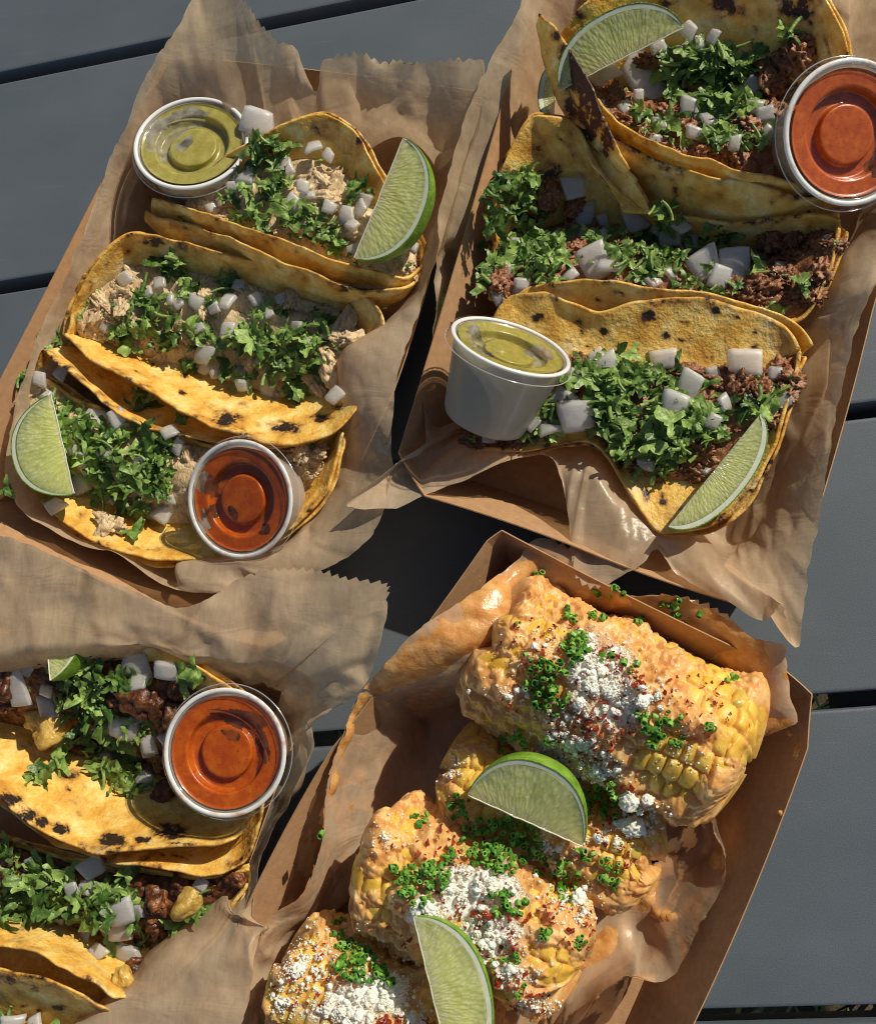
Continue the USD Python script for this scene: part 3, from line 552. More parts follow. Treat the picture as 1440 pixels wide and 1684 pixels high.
def fill(parent, Fl, meat, clumps, onions, chunks, base_amp=.0035, seed=0, leafsize=1.0, extra_small=0):
    global rng
    rng = np.random.default_rng(500 + seed)
    # meat bed under everything
    V = Fl.V.copy(); q = V * 1000
    tt = np.linspace(0, 1, V.shape[1]); V = V + np.array([0, 0, 1.0]) * (base_amp * 2 * (fbm(q / 5 + seed, 4, seed) - .68) * np.clip(9 * tt * (1 - tt), .12, 1)[None, :])[..., None]
    v, f, _ = sheet(V, .006, .002)
    obj(meat + '_bed' if meat != 'pork' else 'pork_bed', (v, f), meat, parent, smooth=True)
    chunks = list(chunks); onions = list(onions); r3 = np.random.default_rng(900 + seed)
    for _ in range(14):
        j = int(r3.integers(len(Fl.px))); onions.append((*Fl.px[j], r3.uniform(14, 24), 'at', j))
    for c in chunks:
        x, y, s = c[:3]; m = c[3] if len(c) > 3 else meat
        r = s * .31e-3 / 2 * (1.3 if m != 'pork' else .95)
        pos = (Fl.pt[c[4]] if len(c) > 4 else Fl.at(x, y)) + [0, 0, r * .35 + (.001 if len(c) < 5 else -.001)]
        sq = (1.15, .85, .75) if m != 'chicken' else (1.5, .7, .6)
        rough = {'beef': .55, 'chicken': .5, 'pork': .42, 'pineapple': .34}[m]
        fr = {'beef': 4.2, 'chicken': 2.6, 'pork': 1.7, 'pineapple': 1.2}[m]
        put({'beef': 'ground_beef', 'chicken': 'chicken_piece', 'pork': 'pork_piece', 'pineapple': 'pineapple_piece'}[m], lump(r, 3, rough, fr, seed * 50 + int(x), sq), m, parent, pos, randrot(.5))
    for o in onions:
        x, y, s = o[:3]; j = None
        if len(o) > 3 and o[3] == 'at': j, o = o[4], o[:3]
        lx = s * .31e-3 * .92; ly = (o[3] * .31e-3 if len(o) > 3 else lx * rng.uniform(.7, 1.05)); th = min(.0046, max(.0024, .32 * lx)) * rng.uniform(.8, 1.15)
        R = randrot(.55)
        if len(o) > 4:
            a = math.radians(o[4]); R = np.array([[math.cos(a), -math.sin(a), 0], [math.sin(a), math.cos(a), 0], [0, 0, 1]]) @ np.array([[1, 0, 0], [0, .93, -.36], [0, .36, .93]])
        put('onion_piece', onion_mesh(lx, ly, th, seed * 90 + int(x * 3 + y)), 'onion', parent, (Fl.at(x, y) if j is None else Fl.pt[j]) + [0, 0, th * .5 + (.0042 if j is None else .0015) + rng.uniform(0, .003)], R, smooth=80)
    for c in clumps:
        x, y, rx, ry, n = c
        for i in range(int(n * 1.1)):
            a, d = rng.uniform(0, 6.283), math.sqrt(rng.uniform())
            px, py = x + 1.14 * rx * d * math.cos(a), y + 1.14 * ry * d * math.sin(a)
            size = rng.uniform(.0038, .0122) * leafsize
            pos = Fl.at(px, py) + [0, 0, .003 + rng.uniform(0, .007) * (1.15 - d * .8) + (.003 if n > 20 else 0)]
            if rng.uniform() < .16:
                L = rng.uniform(.005, .012); bnd = rng.uniform(-.3, .3)
                t = np.linspace(-.5, .5, 6)
                pts = np.stack([t * L, bnd * L * (t * t * 2), t * 0], 1)
                put('cilantro_stem', tube(pts, rng.uniform(.0006, .0011), 7), 'stem', parent, pos + [0, 0, .001], randrot(.6))
            else:
                put('cilantro_leaf', leaf_mesh(size, int(rng.integers(1 << 30))), 'cilantro', parent, pos, randrot(.7))
    for i in range(extra_small):
        j = int(rng.integers(len(Fl.pt))); pos = Fl.pt[j] + [0, 0, .0035 + rng.uniform(0, .003)]
        put('cilantro_leaf', leaf_mesh(rng.uniform(.002, .004), int(rng.integers(1 << 30)), 1), 'cilantro', parent, pos, randrot(.9))

def shift(r, dx, dy, dz=0): return [(x + dx, y + dy, z + dz) for x, y, z in r]

def scatter_chunks(Fl, m, n, s0, s1, seed):
    r = np.random.default_rng(seed); o = []
    for _ in range(n):
        j = int(r.integers(len(Fl.px))); o.append((*Fl.px[j], r.uniform(s0, s1), m, j))
    return o

# tray 1, top taco
t = thing('taco', 'folded chicken taco at the top of the upper left tray', 'taco')
B = [(322, 310, 36), (365, 262, 46), (415, 232, 52), (470, 203, 58), (530, 188, 60), (575, 213, 58), (615, 275, 52), (652, 330, 42), (692, 400, 32)]
F = [(252, 328, 40), (340, 350, 50), (430, 385, 54), (520, 420, 54), (600, 444, 50), (660, 458, 44), (692, 440, 34)]
C = [(262, 352, 28), (330, 410, 12), (430, 450, 6), (530, 470, 6), (610, 480, 10), (660, 470, 20), (694, 425, 28)]
F2 = [(236, 352, 36), (330, 378, 46), (400, 402, 50), (500, 446, 50), (600, 480, 46), (655, 475, 42), (690, 450, 32)]
sp = [(592, 238, 7, 16), (562, 215, 8, 6, .5), (545, 200, 9, 5, .6), (350, 385, 14, 5, .5)]
tortilla(t, B, F, C, sp, 1)
tortilla(t, shift(B, 8, -2, -3), F2, shift(C, -2, 10, -2), [(300, 372, 30, 6, .5), (640, 300, 8, 8, .5)], 2, off=0, name='tortilla')
Fl = Filling(B, F, C, .09, .88, .006, a0=.12, a1=.97)
fill(t, Fl, 'chicken', [(452, 282, 34, 46, 26), (465, 362, 62, 26, 26), (522, 378, 34, 26, 16), (590, 322, 22, 15, 7), (395, 318, 36, 15, 10), (435, 255, 30, 20, 10), (560, 405, 26, 10, 6)],
     [(522, 250, 26), (545, 264, 20), (477, 285, 28), (425, 285, 26), (490, 342, 26), (598, 352, 24), (575, 362, 28), (604, 338, 22), (412, 300, 30), (585, 378, 20), (548, 350, 20), (505, 318, 18)],
     [(530, 300, 26), (553, 305, 24), (515, 312, 22), (575, 388, 22), (540, 330, 26), (350, 362, 20), (365, 360, 16)] + scatter_chunks(Fl, 'chicken', 40, 14, 28, 1), seed=1, extra_small=40)
# tray 1, middle taco
t = thing('taco', 'open chicken taco in the middle of the upper left tray, its lower rim charred', 'taco')
B = [(110, 552, 40), (128, 485, 46), (172, 418, 50), (225, 385, 48), (300, 400, 44), (350, 412, 44), (430, 432, 42), (500, 452, 42), (585, 478, 40), (630, 530, 38), (612, 612, 38)]
F = [(108, 550, 42), (150, 588, 44), (225, 633, 46), (320, 688, 47), (400, 716, 47), (470, 728, 46), (550, 706, 44), (590, 662, 42), (614, 616, 40)]
C = [(122, 552, 30), (190, 540, 14), (280, 545, 8), (380, 570, 8), (480, 600, 8), (560, 610, 14), (607, 612, 28)]
F2 = [(60, 606, 38), (72, 572, 42), (100, 598, 44), (138, 634, 42), (200, 682, 41), (260, 706, 41), (330, 722, 41), (420, 738, 40), (500, 730, 40), (580, 672, 36)]
sp = [(250, 600, 6, 4, .8), (305, 620, 9, 5, .8), (330, 640, 8, 5, .5), (300, 648, 8, 5), (372, 690, 26, 12, 1.2), (470, 705, 26, 10, 1.2), (430, 700, 14, 5, .6), (530, 690, 20, 8, 1.0), (560, 670, 14, 8, .8), (400, 668, 12, 6, .6), (345, 668, 12, 5, .5), (200, 385, 30, 5, .8), (148, 470, 5, 12, .8), (255, 396, 26, 7, 1.1), (420, 640, 10, 4, .5)]
tortilla(t, B, F, C, sp, 3)
tortilla(t, shift(B, -6, -2, -4), F2, shift(C, -6, 12, -3), [(180, 600, 40, 4, .6)], 4)
Fl = Filling(B, F, C, .14, .70, .007, a0=.05, a1=.97)
fill(t, Fl, 'chicken', [(262, 552, 62, 30, 34), (318, 570, 32, 36, 20), (420, 592, 52, 44, 44), (492, 590, 34, 40, 24), (345, 480, 46, 28, 20), (252, 492, 22, 22, 10), (522, 542, 26, 22, 12), (292, 448, 30, 20, 10), (205, 562, 12, 6, 3), (490, 640, 16, 14, 6), (440, 520, 30, 14, 8)],
     [(212, 465, 26), (270, 470, 20), (382, 502, 30), (360, 515, 22), (328, 502, 24), (345, 590, 34), (382, 550, 30, 26), (450, 520, 18), (445, 640, 30), (556, 655, 30), (430, 500, 22), (300, 505, 18), (362, 618, 22), (470, 500, 18), (400, 476, 18), (405, 640, 18), (335, 545, 20), (345, 612, 20), (290, 500, 16)],
     [(205, 505, 30), (220, 520, 26), (195, 530, 22), (560, 560, 30), (545, 610, 34), (525, 640, 26), (575, 535, 36), (590, 560, 30), (540, 585, 26), (480, 490, 26), (505, 505, 24)] + scatter_chunks(Fl, 'chicken', 60, 14, 30, 2), seed=2, extra_small=60)
# tray 1, bottom taco
t = thing('taco', 'chicken taco at the bottom of the upper left tray, partly under the red salsa cup', 'taco')
B = [(60, 612, 32), (120, 650, 34), (200, 690, 34), (300, 722, 34), (400, 742, 34), (500, 735, 34), (566, 692, 34)]
F = [(24, 742, 28), (70, 822, 34), (125, 872, 38), (200, 905, 40), (270, 920, 40), (340, 916, 38), (430, 890, 36), (520, 830, 36), (562, 712, 36)]
C = [(50, 690, 20), (120, 740, 8), (200, 780, 6), (300, 810, 6), (400, 810, 8), (490, 780, 14), (560, 705, 26)]
tortilla(t, B, F, C, [(200, 880, 20, 8, .5), (130, 850, 14, 6, .5), (240, 905, 40, 4, .6)], 5)
tortilla(t, shift(B, 0, -6, -3), shift(F, 3, 8, -4), shift(C, 0, 6, -2), [], 6)
Fl = Filling(B, F, C, .06, .74, .010, a0=.02, a1=.9)
fill(t, Fl, 'chicken', [(130, 722, 50, 40, 32), (222, 748, 58, 36, 34), (272, 745, 26, 40, 14), (230, 822, 46, 28, 22), (176, 795, 36, 26, 14), (235, 662, 22, 18, 8), (292, 702, 16, 12, 4), (95, 700, 18, 22, 8), (90, 560, 16, 8, 5), (44, 630, 12, 10, 4), (105, 672, 20, 14, 7), (170, 770, 30, 20, 10), (275, 790, 16, 24, 6), (232, 872, 14, 8, 3)],
     [(168, 692, 34), (202, 690, 28), (75, 628, 24), (112, 615, 30), (140, 800, 34), (104, 836, 22, 26), (276, 848, 36), (240, 768, 22), (302, 738, 28), (190, 720, 26), (195, 822, 24), (180, 750, 22), (150, 760, 24), (130, 745, 20), (90, 655, 16), (115, 780, 26), (290, 715, 26)],
     [(185, 862, 34), (175, 872, 26), (520, 745, 24), (500, 740, 26)] + scatter_chunks(Fl, 'chicken', 60, 14, 28, 3), seed=3, extra_small=40)

# tray 2, top taco
t = thing('taco', 'ground beef taco at the top of the upper right tray with a charred folded flap', 'taco')
B = [(900, 95, 50), (960, 10, 70), (1060, -60, 74), (1200, -80, 74), (1320, -40, 70), (1385, 60, 60), (1398, 130, 50)]
F = [(975, 150, 54), (1010, 195, 58), (1090, 240, 60), (1180, 266, 60), (1250, 290, 58), (1310, 305, 52), (1395, 205, 48)]
C = [(960, 180, 30), (1000, 250, 16), (1090, 310, 8), (1180, 330, 6), (1260, 330, 8), (1330, 310, 16), (1397, 185, 40)]
F2 = [(935, 190, 52), (1000, 226, 55), (1090, 264, 56), (1180, 292, 56), (1270, 312, 53), (1330, 325, 46), (1400, 230, 44)]
C2 = [(950, 215, 34), (1000, 290, 14), (1090, 350, 6), (1180, 378, 5), (1270, 372, 6), (1345, 345, 14), (1400, 225, 38)]
sp = [(1200, 8, 30, 14, 1.3), (1185, -5, 30, 10, 1), (1310, 14, 34, 16, 1.2), (1330, 25, 12, 10, 1.2), (1240, 45, 8, 6, .6), (1362, 66, 10, 6, .7), (1180, 52, 12, 14, .6), (1366, 86, 8, 4, .6), (1100, 8, 30, 8, 1.0), (1265, 30, 8, 10, .5)]
tortilla(t, B, F, C, sp, 11)
tortilla(t, shift(B, 6, -8, -3), F2, C2, [(1060, 290, 60, 8, .4)], 12)
G1 = [(888, 24, 66), (912, 48, 70), (938, 82, 71), (974, 150, 70), (1004, 222, 64), (1032, 278, 54)]
G2 = [(884, 40, 60), (898, 110, 54), (920, 170, 50), (955, 218, 48), (990, 255, 48), (1026, 284, 50)]
tortilla(t, G1, G2, None, [(950, 118, 20, 40, 1.7), (930, 86, 11, 14, 1.5), (916, 58, 8, 9, 1.2), (962, 205, 26, 30, 1.5), (938, 172, 12, 12, 1.3), (980, 175, 18, 40, 1.5), (1000, 228, 14, 30, 1.1), (968, 150, 16, 30, 1.5)], 13, flat=True, nv=24, wave=.0006, rspots=0, name='tortilla_flap', label='charred upright flap of tortilla')
H1 = [(928, 196, 46), (960, 236, 44), (995, 290, 42), (1024, 348, 38)]
H2 = [(1000, 245, 50), (1030, 280, 50), (1052, 312, 46), (1074, 350, 40)]
tortilla(t, H1, H2, None, [], 14, flat=True, nv=20, wave=.0012, rspots=0, name='tortilla_flap')
Fl = Filling(B, F, C, .20, .90, .008, a0=.06, a1=.95)
fill(t, Fl, 'beef', [(1152, 138, 66, 46, 62), (1190, 190, 46, 26, 24), (1292, 66, 16, 22, 7), (1108, 108, 32, 26, 16), (1215, 108, 32, 26, 16), (1195, 226, 24, 12, 8), (1100, 128, 28, 22, 14), (1225, 140, 20, 30, 12), (1170, 100, 40, 20, 14), (1280, 155, 8, 5, 2), (1110, 215, 46, 18, 16), (1050, 195, 24, 14, 7), (1230, 235, 30, 14, 10), (1180, 245, 40, 10, 9)],
     [(1062, 148, 48, 96, 32), (1132, 190, 26, 34, 0), (1000, 130, 30), (1130, 65, 22), (1170, 75, 20), (1130, 95, 24), (1232, 160, 24, 34, -30), (1236, 186, 26, 16, -30), (1255, 200, 24, 20, 0), (1080, 85, 24), (985, 140, 24), (1150, 85, 18), (1140, 228, 22), (1205, 248, 20), (1085, 212, 20), (1165, 205, 22)],
     [(1262, 135, 44), (1310, 102, 36), (1245, 150, 28), (1290, 110, 30), (1095, 192, 26), (1118, 215, 22), (1120, 175, 22), (1005, 165, 24), (1235, 215, 30), (1225, 225, 24), (1085, 100, 26), (1060, 105, 24), (1320, 75, 24), (1270, 190, 30)] + scatter_chunks(Fl, 'beef', 80, 16, 30, 4), seed=4, extra_small=26)
# tray 2, middle taco
t = thing('taco', 'ground beef taco in the middle of the upper right tray, its left end charred dark', 'taco')
B = [(810, 420, 38), (822, 310, 52), (850, 235, 58), (885, 190, 60), (930, 195, 56), (985, 280, 48), (1060, 345, 40), (1200, 365, 38), (1340, 350, 44), (1380, 355, 46)]
F = [(805, 490, 40), (860, 510, 40), (1000, 520, 36), (1150, 528, 36), (1260, 538, 38), (1320, 520, 42), (1365, 440, 46), (1384, 378, 48)]
C = [(812, 440, 28), (850, 420, 16), (930, 420, 8), (1050, 440, 8), (1180, 450, 8), (1280, 450, 12), (1340, 420, 24), (1380, 368, 40)]
sp = [(832, 310, 16, 40, .9), (880, 245, 12, 14, .8), (905, 285, 26, 24, .8), (850, 350, 14, 40, 1.0), (870, 215, 14, 10, .5), (1330, 390, 12, 40, .5), (1300, 480, 14, 20, .6), (940, 250, 10, 20, .5), (830, 420, 20, 30, .9)]
tortilla(t, B, F, C, sp, 15, edge=.5)
tortilla(t, shift(B, -4, -4, -4), shift(F, 4, 4, -4), shift(C, 0, 4, -2), [], 16)
Fl = Filling(B, F, C, .34, .96, .010, a0=.05, a1=.96)
fill(t, Fl, 'beef', [(832, 372, 52, 60, 52), (892, 432, 56, 40, 42), (865, 300, 18, 14, 8), (1040, 425, 50, 36, 28), (1120, 440, 46, 36, 26), (1168, 395, 30, 20, 9), (1095, 362, 28, 24, 12), (900, 392, 36, 36, 18), (790, 352, 20, 32, 14), (800, 460, 16, 24, 8), (1190, 480, 30, 8, 6), (1320, 475, 10, 12, 4), (1245, 440, 20, 26, 9), (1270, 515, 12, 10, 4), (975, 400, 16, 18, 5)],
     [(945, 320, 34, 30, 10), (960, 368, 34, 42, 0), (992, 372, 22), (978, 440, 44, 48, 20), (1005, 440, 36), (1045, 365, 34, 40, 20), (1100, 395, 34, 34, 0), (1158, 448, 40, 46, 20), (1206, 450, 44, 56, 0), (1182, 465, 34), (822, 495, 24), (862, 475, 24), (1135, 405, 22), (1120, 380, 22), (940, 460, 22), (1080, 385, 18), (1075, 470, 20)],
     [(900, 325, 34), (882, 345, 26), (820, 468, 34), (830, 490, 24), (1255, 472, 34), (1230, 492, 28), (1275, 460, 26), (1020, 405, 28), (1030, 425, 24), (945, 345, 26), (1270, 400, 30), (1300, 400, 24)] + scatter_chunks(Fl, 'beef', 90, 16, 30, 5), seed=5, extra_small=26)
# tray 2, bottom taco
t = thing('taco', 'wide open ground beef taco at the bottom of the upper right tray', 'taco')
B = [(778, 700, 32), (800, 560, 38), (843, 484, 44), (890, 482, 47), (940, 500, 47), (985, 516, 46), (1050, 493, 48), (1150, 490, 48), (1230, 512, 48), (1285, 536, 48), (1314, 572, 48)]
B2 = [(785, 690, 30), (815, 540, 38), (868, 474, 45), (935, 463, 48), (985, 462, 49), (1060, 474, 49), (1150, 482, 48), (1240, 505, 47), (1300, 528, 47), (1328, 570, 47)]
F = [(775, 742, 34), (860, 740, 38), (960, 726, 42), (995, 745, 43), (1045, 830, 42), (1090, 876, 42), (1150, 870, 44), (1207, 842, 46), (1258, 762, 48), (1298, 652, 50), (1316, 580, 50)]
C = [(785, 720, 30), (850, 680, 33), (930, 640, 35), (1020, 645, 35), (1090, 660, 35), (1150, 665, 35), (1200, 665, 36), (1240, 655, 38), (1280, 630, 40), (1314, 578, 45)]
sp = [(1068, 520, 13, 13, 1.2), (1176, 509, 9, 8, 1.1), (993, 545, 8, 7, 1.1), (951, 529, 6, 8, 1.1), (958, 548, 5, 8, 1.1), (1240, 545, 7, 6, 1.1), (1095, 551, 9, 8, 1.0), (1168, 587, 7, 5, 1.1), (888, 522, 18, 12, .8), (1240, 570, 7, 5, 1.0), (1298, 629, 6, 14, 1.0), (1018, 760, 9, 14, 1.1), (1060, 812, 8, 12, 1.2), (1040, 782, 6, 8, 1.1), (1090, 823, 7, 10, 1.2), (1000, 740, 14, 8, .8), (1210, 520, 6, 5, 1), (1130, 530, 6, 5, .8), (1120, 560, 7, 4, .8), (935, 560, 6, 4, .8), (968, 570, 6, 4, .9), (1205, 520, 5, 4, .9), (1060, 850, 8, 5, .6), (1280, 700, 6, 12, .7)]
tortilla(t, B, F, C, sp, 17, nv=70, wave=.0011)
tortilla(t, B2, shift(F, 4, 7, -4), shift(C, 0, 8, -16), [(1010, 480, 10, 8, .6), (1070, 478, 30, 5, .5)], 18)
Fl = Filling(B, F, C, .36, .82, .006, a0=.0, a1=.93)
fill(t, Fl, 'beef', [(1030, 642, 56, 46, 54), (960, 640, 38, 34, 26), (1108, 702, 48, 46, 40), (1162, 682, 36, 26, 18), (1242, 668, 22, 32, 16), (1070, 742, 46, 26, 24), (902, 690, 34, 28, 18), (1100, 622, 30, 20, 12), (1092, 775, 18, 12, 7), (1010, 700, 40, 30, 22), (1125, 745, 26, 20, 12), (880, 712, 30, 10, 8), (1000, 600, 30, 14, 8), (1170, 640, 14, 10, 4), (1180, 720, 24, 16, 8)],
     [(1000, 612, 32, 36, 20), (1090, 598, 36, 26, 0), (1222, 605, 44, 30, 0), (1172, 625, 18, 24, 20), (1108, 682, 40, 50, -10), (1130, 645, 30, 44, -25), (940, 625, 34), (950, 692, 48, 40, 10), (1062, 770, 24, 12, 0), (925, 660, 30), (1190, 668, 22), (905, 705, 30), (1085, 720, 20), (980, 590, 26), (1170, 700, 22), (875, 700, 24)],
     [(1160, 630, 30), (1208, 638, 34), (1140, 618, 28), (1250, 645, 28), (1225, 650, 24), (1185, 620, 24), (1130, 720, 26), (1100, 605, 22), (1155, 660, 24)] + scatter_chunks(Fl, 'beef', 80, 16, 30, 6), seed=6, extra_small=30)

# tray 3
t = thing('taco', 'pork and pineapple taco nearest the flared paper in the lower left tray', 'taco')
B = [(-60, 1045, 46), (40, 1040, 48), (150, 1040, 50), (250, 1058, 50), (320, 1092, 50), (382, 1132, 48), (432, 1195, 42)]
F = [(-60, 1270, 46), (0, 1312, 50), (50, 1350, 52), (100, 1376, 52), (175, 1403, 52), (260, 1396, 50), (350, 1393, 46), (402, 1360, 42), (436, 1275, 40)]
C = [(-60, 1150, 20), (40, 1160, 8), (140, 1180, 6), (230, 1220, 6), (310, 1260, 8), (370, 1280, 16), (434, 1238, 34)]
F2 = [(-60, 1285, 42), (0, 1325, 46), (100, 1390, 47), (180, 1414, 46), (260, 1425, 44), (335, 1440, 42), (400, 1416, 40), (418, 1370, 38), (440, 1285, 36)]
sp = [(14, 1318, 20, 9, 1.6), (45, 1342, 16, 8, 1.5), (66, 1354, 12, 7, 1.4), (100, 1366, 16, 8, 1.5), (184, 1383, 22, 11, 1.5), (236, 1386, 14, 6, 1.4), (278, 1370, 30, 16, 1.0), (116, 1278, 30, 12, .65), (112, 1302, 10, 5, .6), (285, 1398, 20, 4, .8), (140, 1395, 14, 4, .9), (40, 1230, 8, 4, .5)]
tortilla(t, B, F, C, sp, 21, nv=64)
tortilla(t, shift(B, 6, -4, -3), F2, shift(C, 0, 12, -3), [(290, 1412, 40, 4, .7)], 22)
Fl = Filling(B, F, C, .10, .60, .010, a0=.02, a1=.93)
fill(t, Fl, 'pork', [(150, 1110, 58, 36, 28), (190, 1212, 42, 40, 28), (212, 1272, 34, 28, 16), (232, 1105, 20, 20, 6), (128, 1130, 28, 28, 12), (255, 1198, 14, 12, 4), (66, 1275, 22, 14, 6), (110, 1248, 12, 12, 5), (165, 1170, 26, 30, 12), (120, 1165, 20, 20, 8), (320, 1112, 14, 12, 3)],
     [(232, 1096, 46, 36, -5), (285, 1104, 40, 24, -10), (52, 1100, 26), (42, 1135, 34, 56, 10), (215, 1198, 48, 30, -15), (113, 1215, 32, 38, 10), (255, 1225, 30), (246, 1282, 26), (158, 1075, 20), (238, 1122, 26), (88, 1165, 28, 36, 10), (180, 1245, 26, 12, 0), (110, 1100, 24)],
     [(15, 1120, 60), (20, 1150, 50), (235, 1152, 64), (262, 1160, 50), (305, 1130, 50), (200, 1150, 36), (95, 1190, 62, 'pineapple'), (75, 1182, 40, 'pineapple'), (150, 1190, 34), (140, 1230, 30), (250, 1260, 40), (290, 1180, 44), (275, 1300, 44), (70, 1218, 14)] + scatter_chunks(Fl, 'pork', 22, 24, 44, 7), base_amp=.004, seed=7, leafsize=1.15, extra_small=16)
t = thing('taco', 'second pork taco of the lower left tray, onion at its right end', 'taco')
B = [(-60, 1340, 34), (60, 1395, 34), (200, 1425, 34), (320, 1440, 34), (408, 1430, 36)]
F = [(-60, 1535, 50), (0, 1556, 52), (60, 1570, 53), (100, 1590, 53), (150, 1615, 51), (192, 1642, 46), (240, 1640, 40), (335, 1555, 36), (406, 1455, 36)]
C = [(-60, 1430, 14), (60, 1460, 8), (150, 1490, 7), (230, 1520, 7), (300, 1510, 10), (360, 1480, 18), (406, 1445, 30)]
F2 = [(-60, 1572, 46), (0, 1590, 49), (60, 1604, 50), (110, 1622, 50), (165, 1652, 46), (205, 1668, 40), (250, 1650, 36), (340, 1565, 34), (410, 1460, 34)]
C2 = [(-60, 1660, 10), (40, 1680, 6), (120, 1680, 6), (190, 1640, 8), (270, 1590, 8), (350, 1510, 14), (410, 1452, 28)]
tortilla(t, B, F, C, [(25, 1530, 24, 6, .7), (120, 1570, 20, 5, .5)], 23, nv=64)
tortilla(t, shift(B, 0, -4, -3), F2, C2, [(18, 1608, 18, 8, 1.2), (60, 1625, 10, 5, .9), (100, 1655, 16, 5, .9), (40, 1650, 8, 4, .8)], 24)
Fl = Filling(B, F, C, .06, .66, .010, a0=.02, a1=.96)
fill(t, Fl, 'pork', [(70, 1462, 68, 38, 46), (158, 1482, 48, 30, 26), (208, 1460, 28, 28, 14), (236, 1522, 16, 26, 9), (30, 1500, 30, 26, 14), (338, 1478, 9, 24, 5), (310, 1522, 14, 12, 4), (200, 1548, 12, 8, 3), (110, 1500, 30, 18, 10), (20, 1400, 30, 14, 8)],
     [(160, 1425, 36, 26, 30), (210, 1498, 40, 36, 10), (205, 1528, 34, 30, 0), (221, 1564, 42, 28, 0), (172, 1560, 24), (182, 1482, 26), (105, 1502, 30, 16, -30), (132, 1462, 20, 26, 10), (152, 1522, 30), (150, 1455, 20), (185, 1520, 24), (60, 1420, 24)],
     [(262, 1478, 46), (275, 1548, 42), (312, 1485, 40, 'pineapple'), (338, 1500, 36), (232, 1452, 40), (262, 1515, 40), (290, 1530, 40), (225, 1590, 36), (210, 1610, 30, 'pineapple'), (300, 1455, 36), (245, 1600, 30)] + scatter_chunks(Fl, 'pork', 24, 22, 40, 8), base_amp=.004, seed=8, leafsize=1.15, extra_small=16)
t = thing('taco', 'taco at the very bottom left corner, only its onions and cilantro in view', 'taco')
B = [(-80, 1672, 30), (0, 1676, 32), (80, 1700, 34), (170, 1740, 32)]
F = [(-80, 1790, 40), (0, 1800, 42), (80, 1800, 42), (172, 1760, 36)]
C = [(-80, 1730, 10), (0, 1740, 6), (80, 1750, 6), (171, 1750, 20)]
tortilla(t, B, F, C, [], 25)
Fl = Filling(B, F, C, .02, .8, .008)
fill(t, Fl, 'pork', [(10, 1676, 18, 12, 6), (60, 1700, 50, 10, 10)], [(36, 1676, 30), (68, 1682, 28), (100, 1700, 24), (10, 1700, 26)], scatter_chunks(Fl, 'pork', 8, 22, 34, 9), seed=9)

# ------------------------------------------------------------------ sauce cups
def place(V, c, R, S):
    return (V.reshape(-1, 3) * S) @ R.T + c

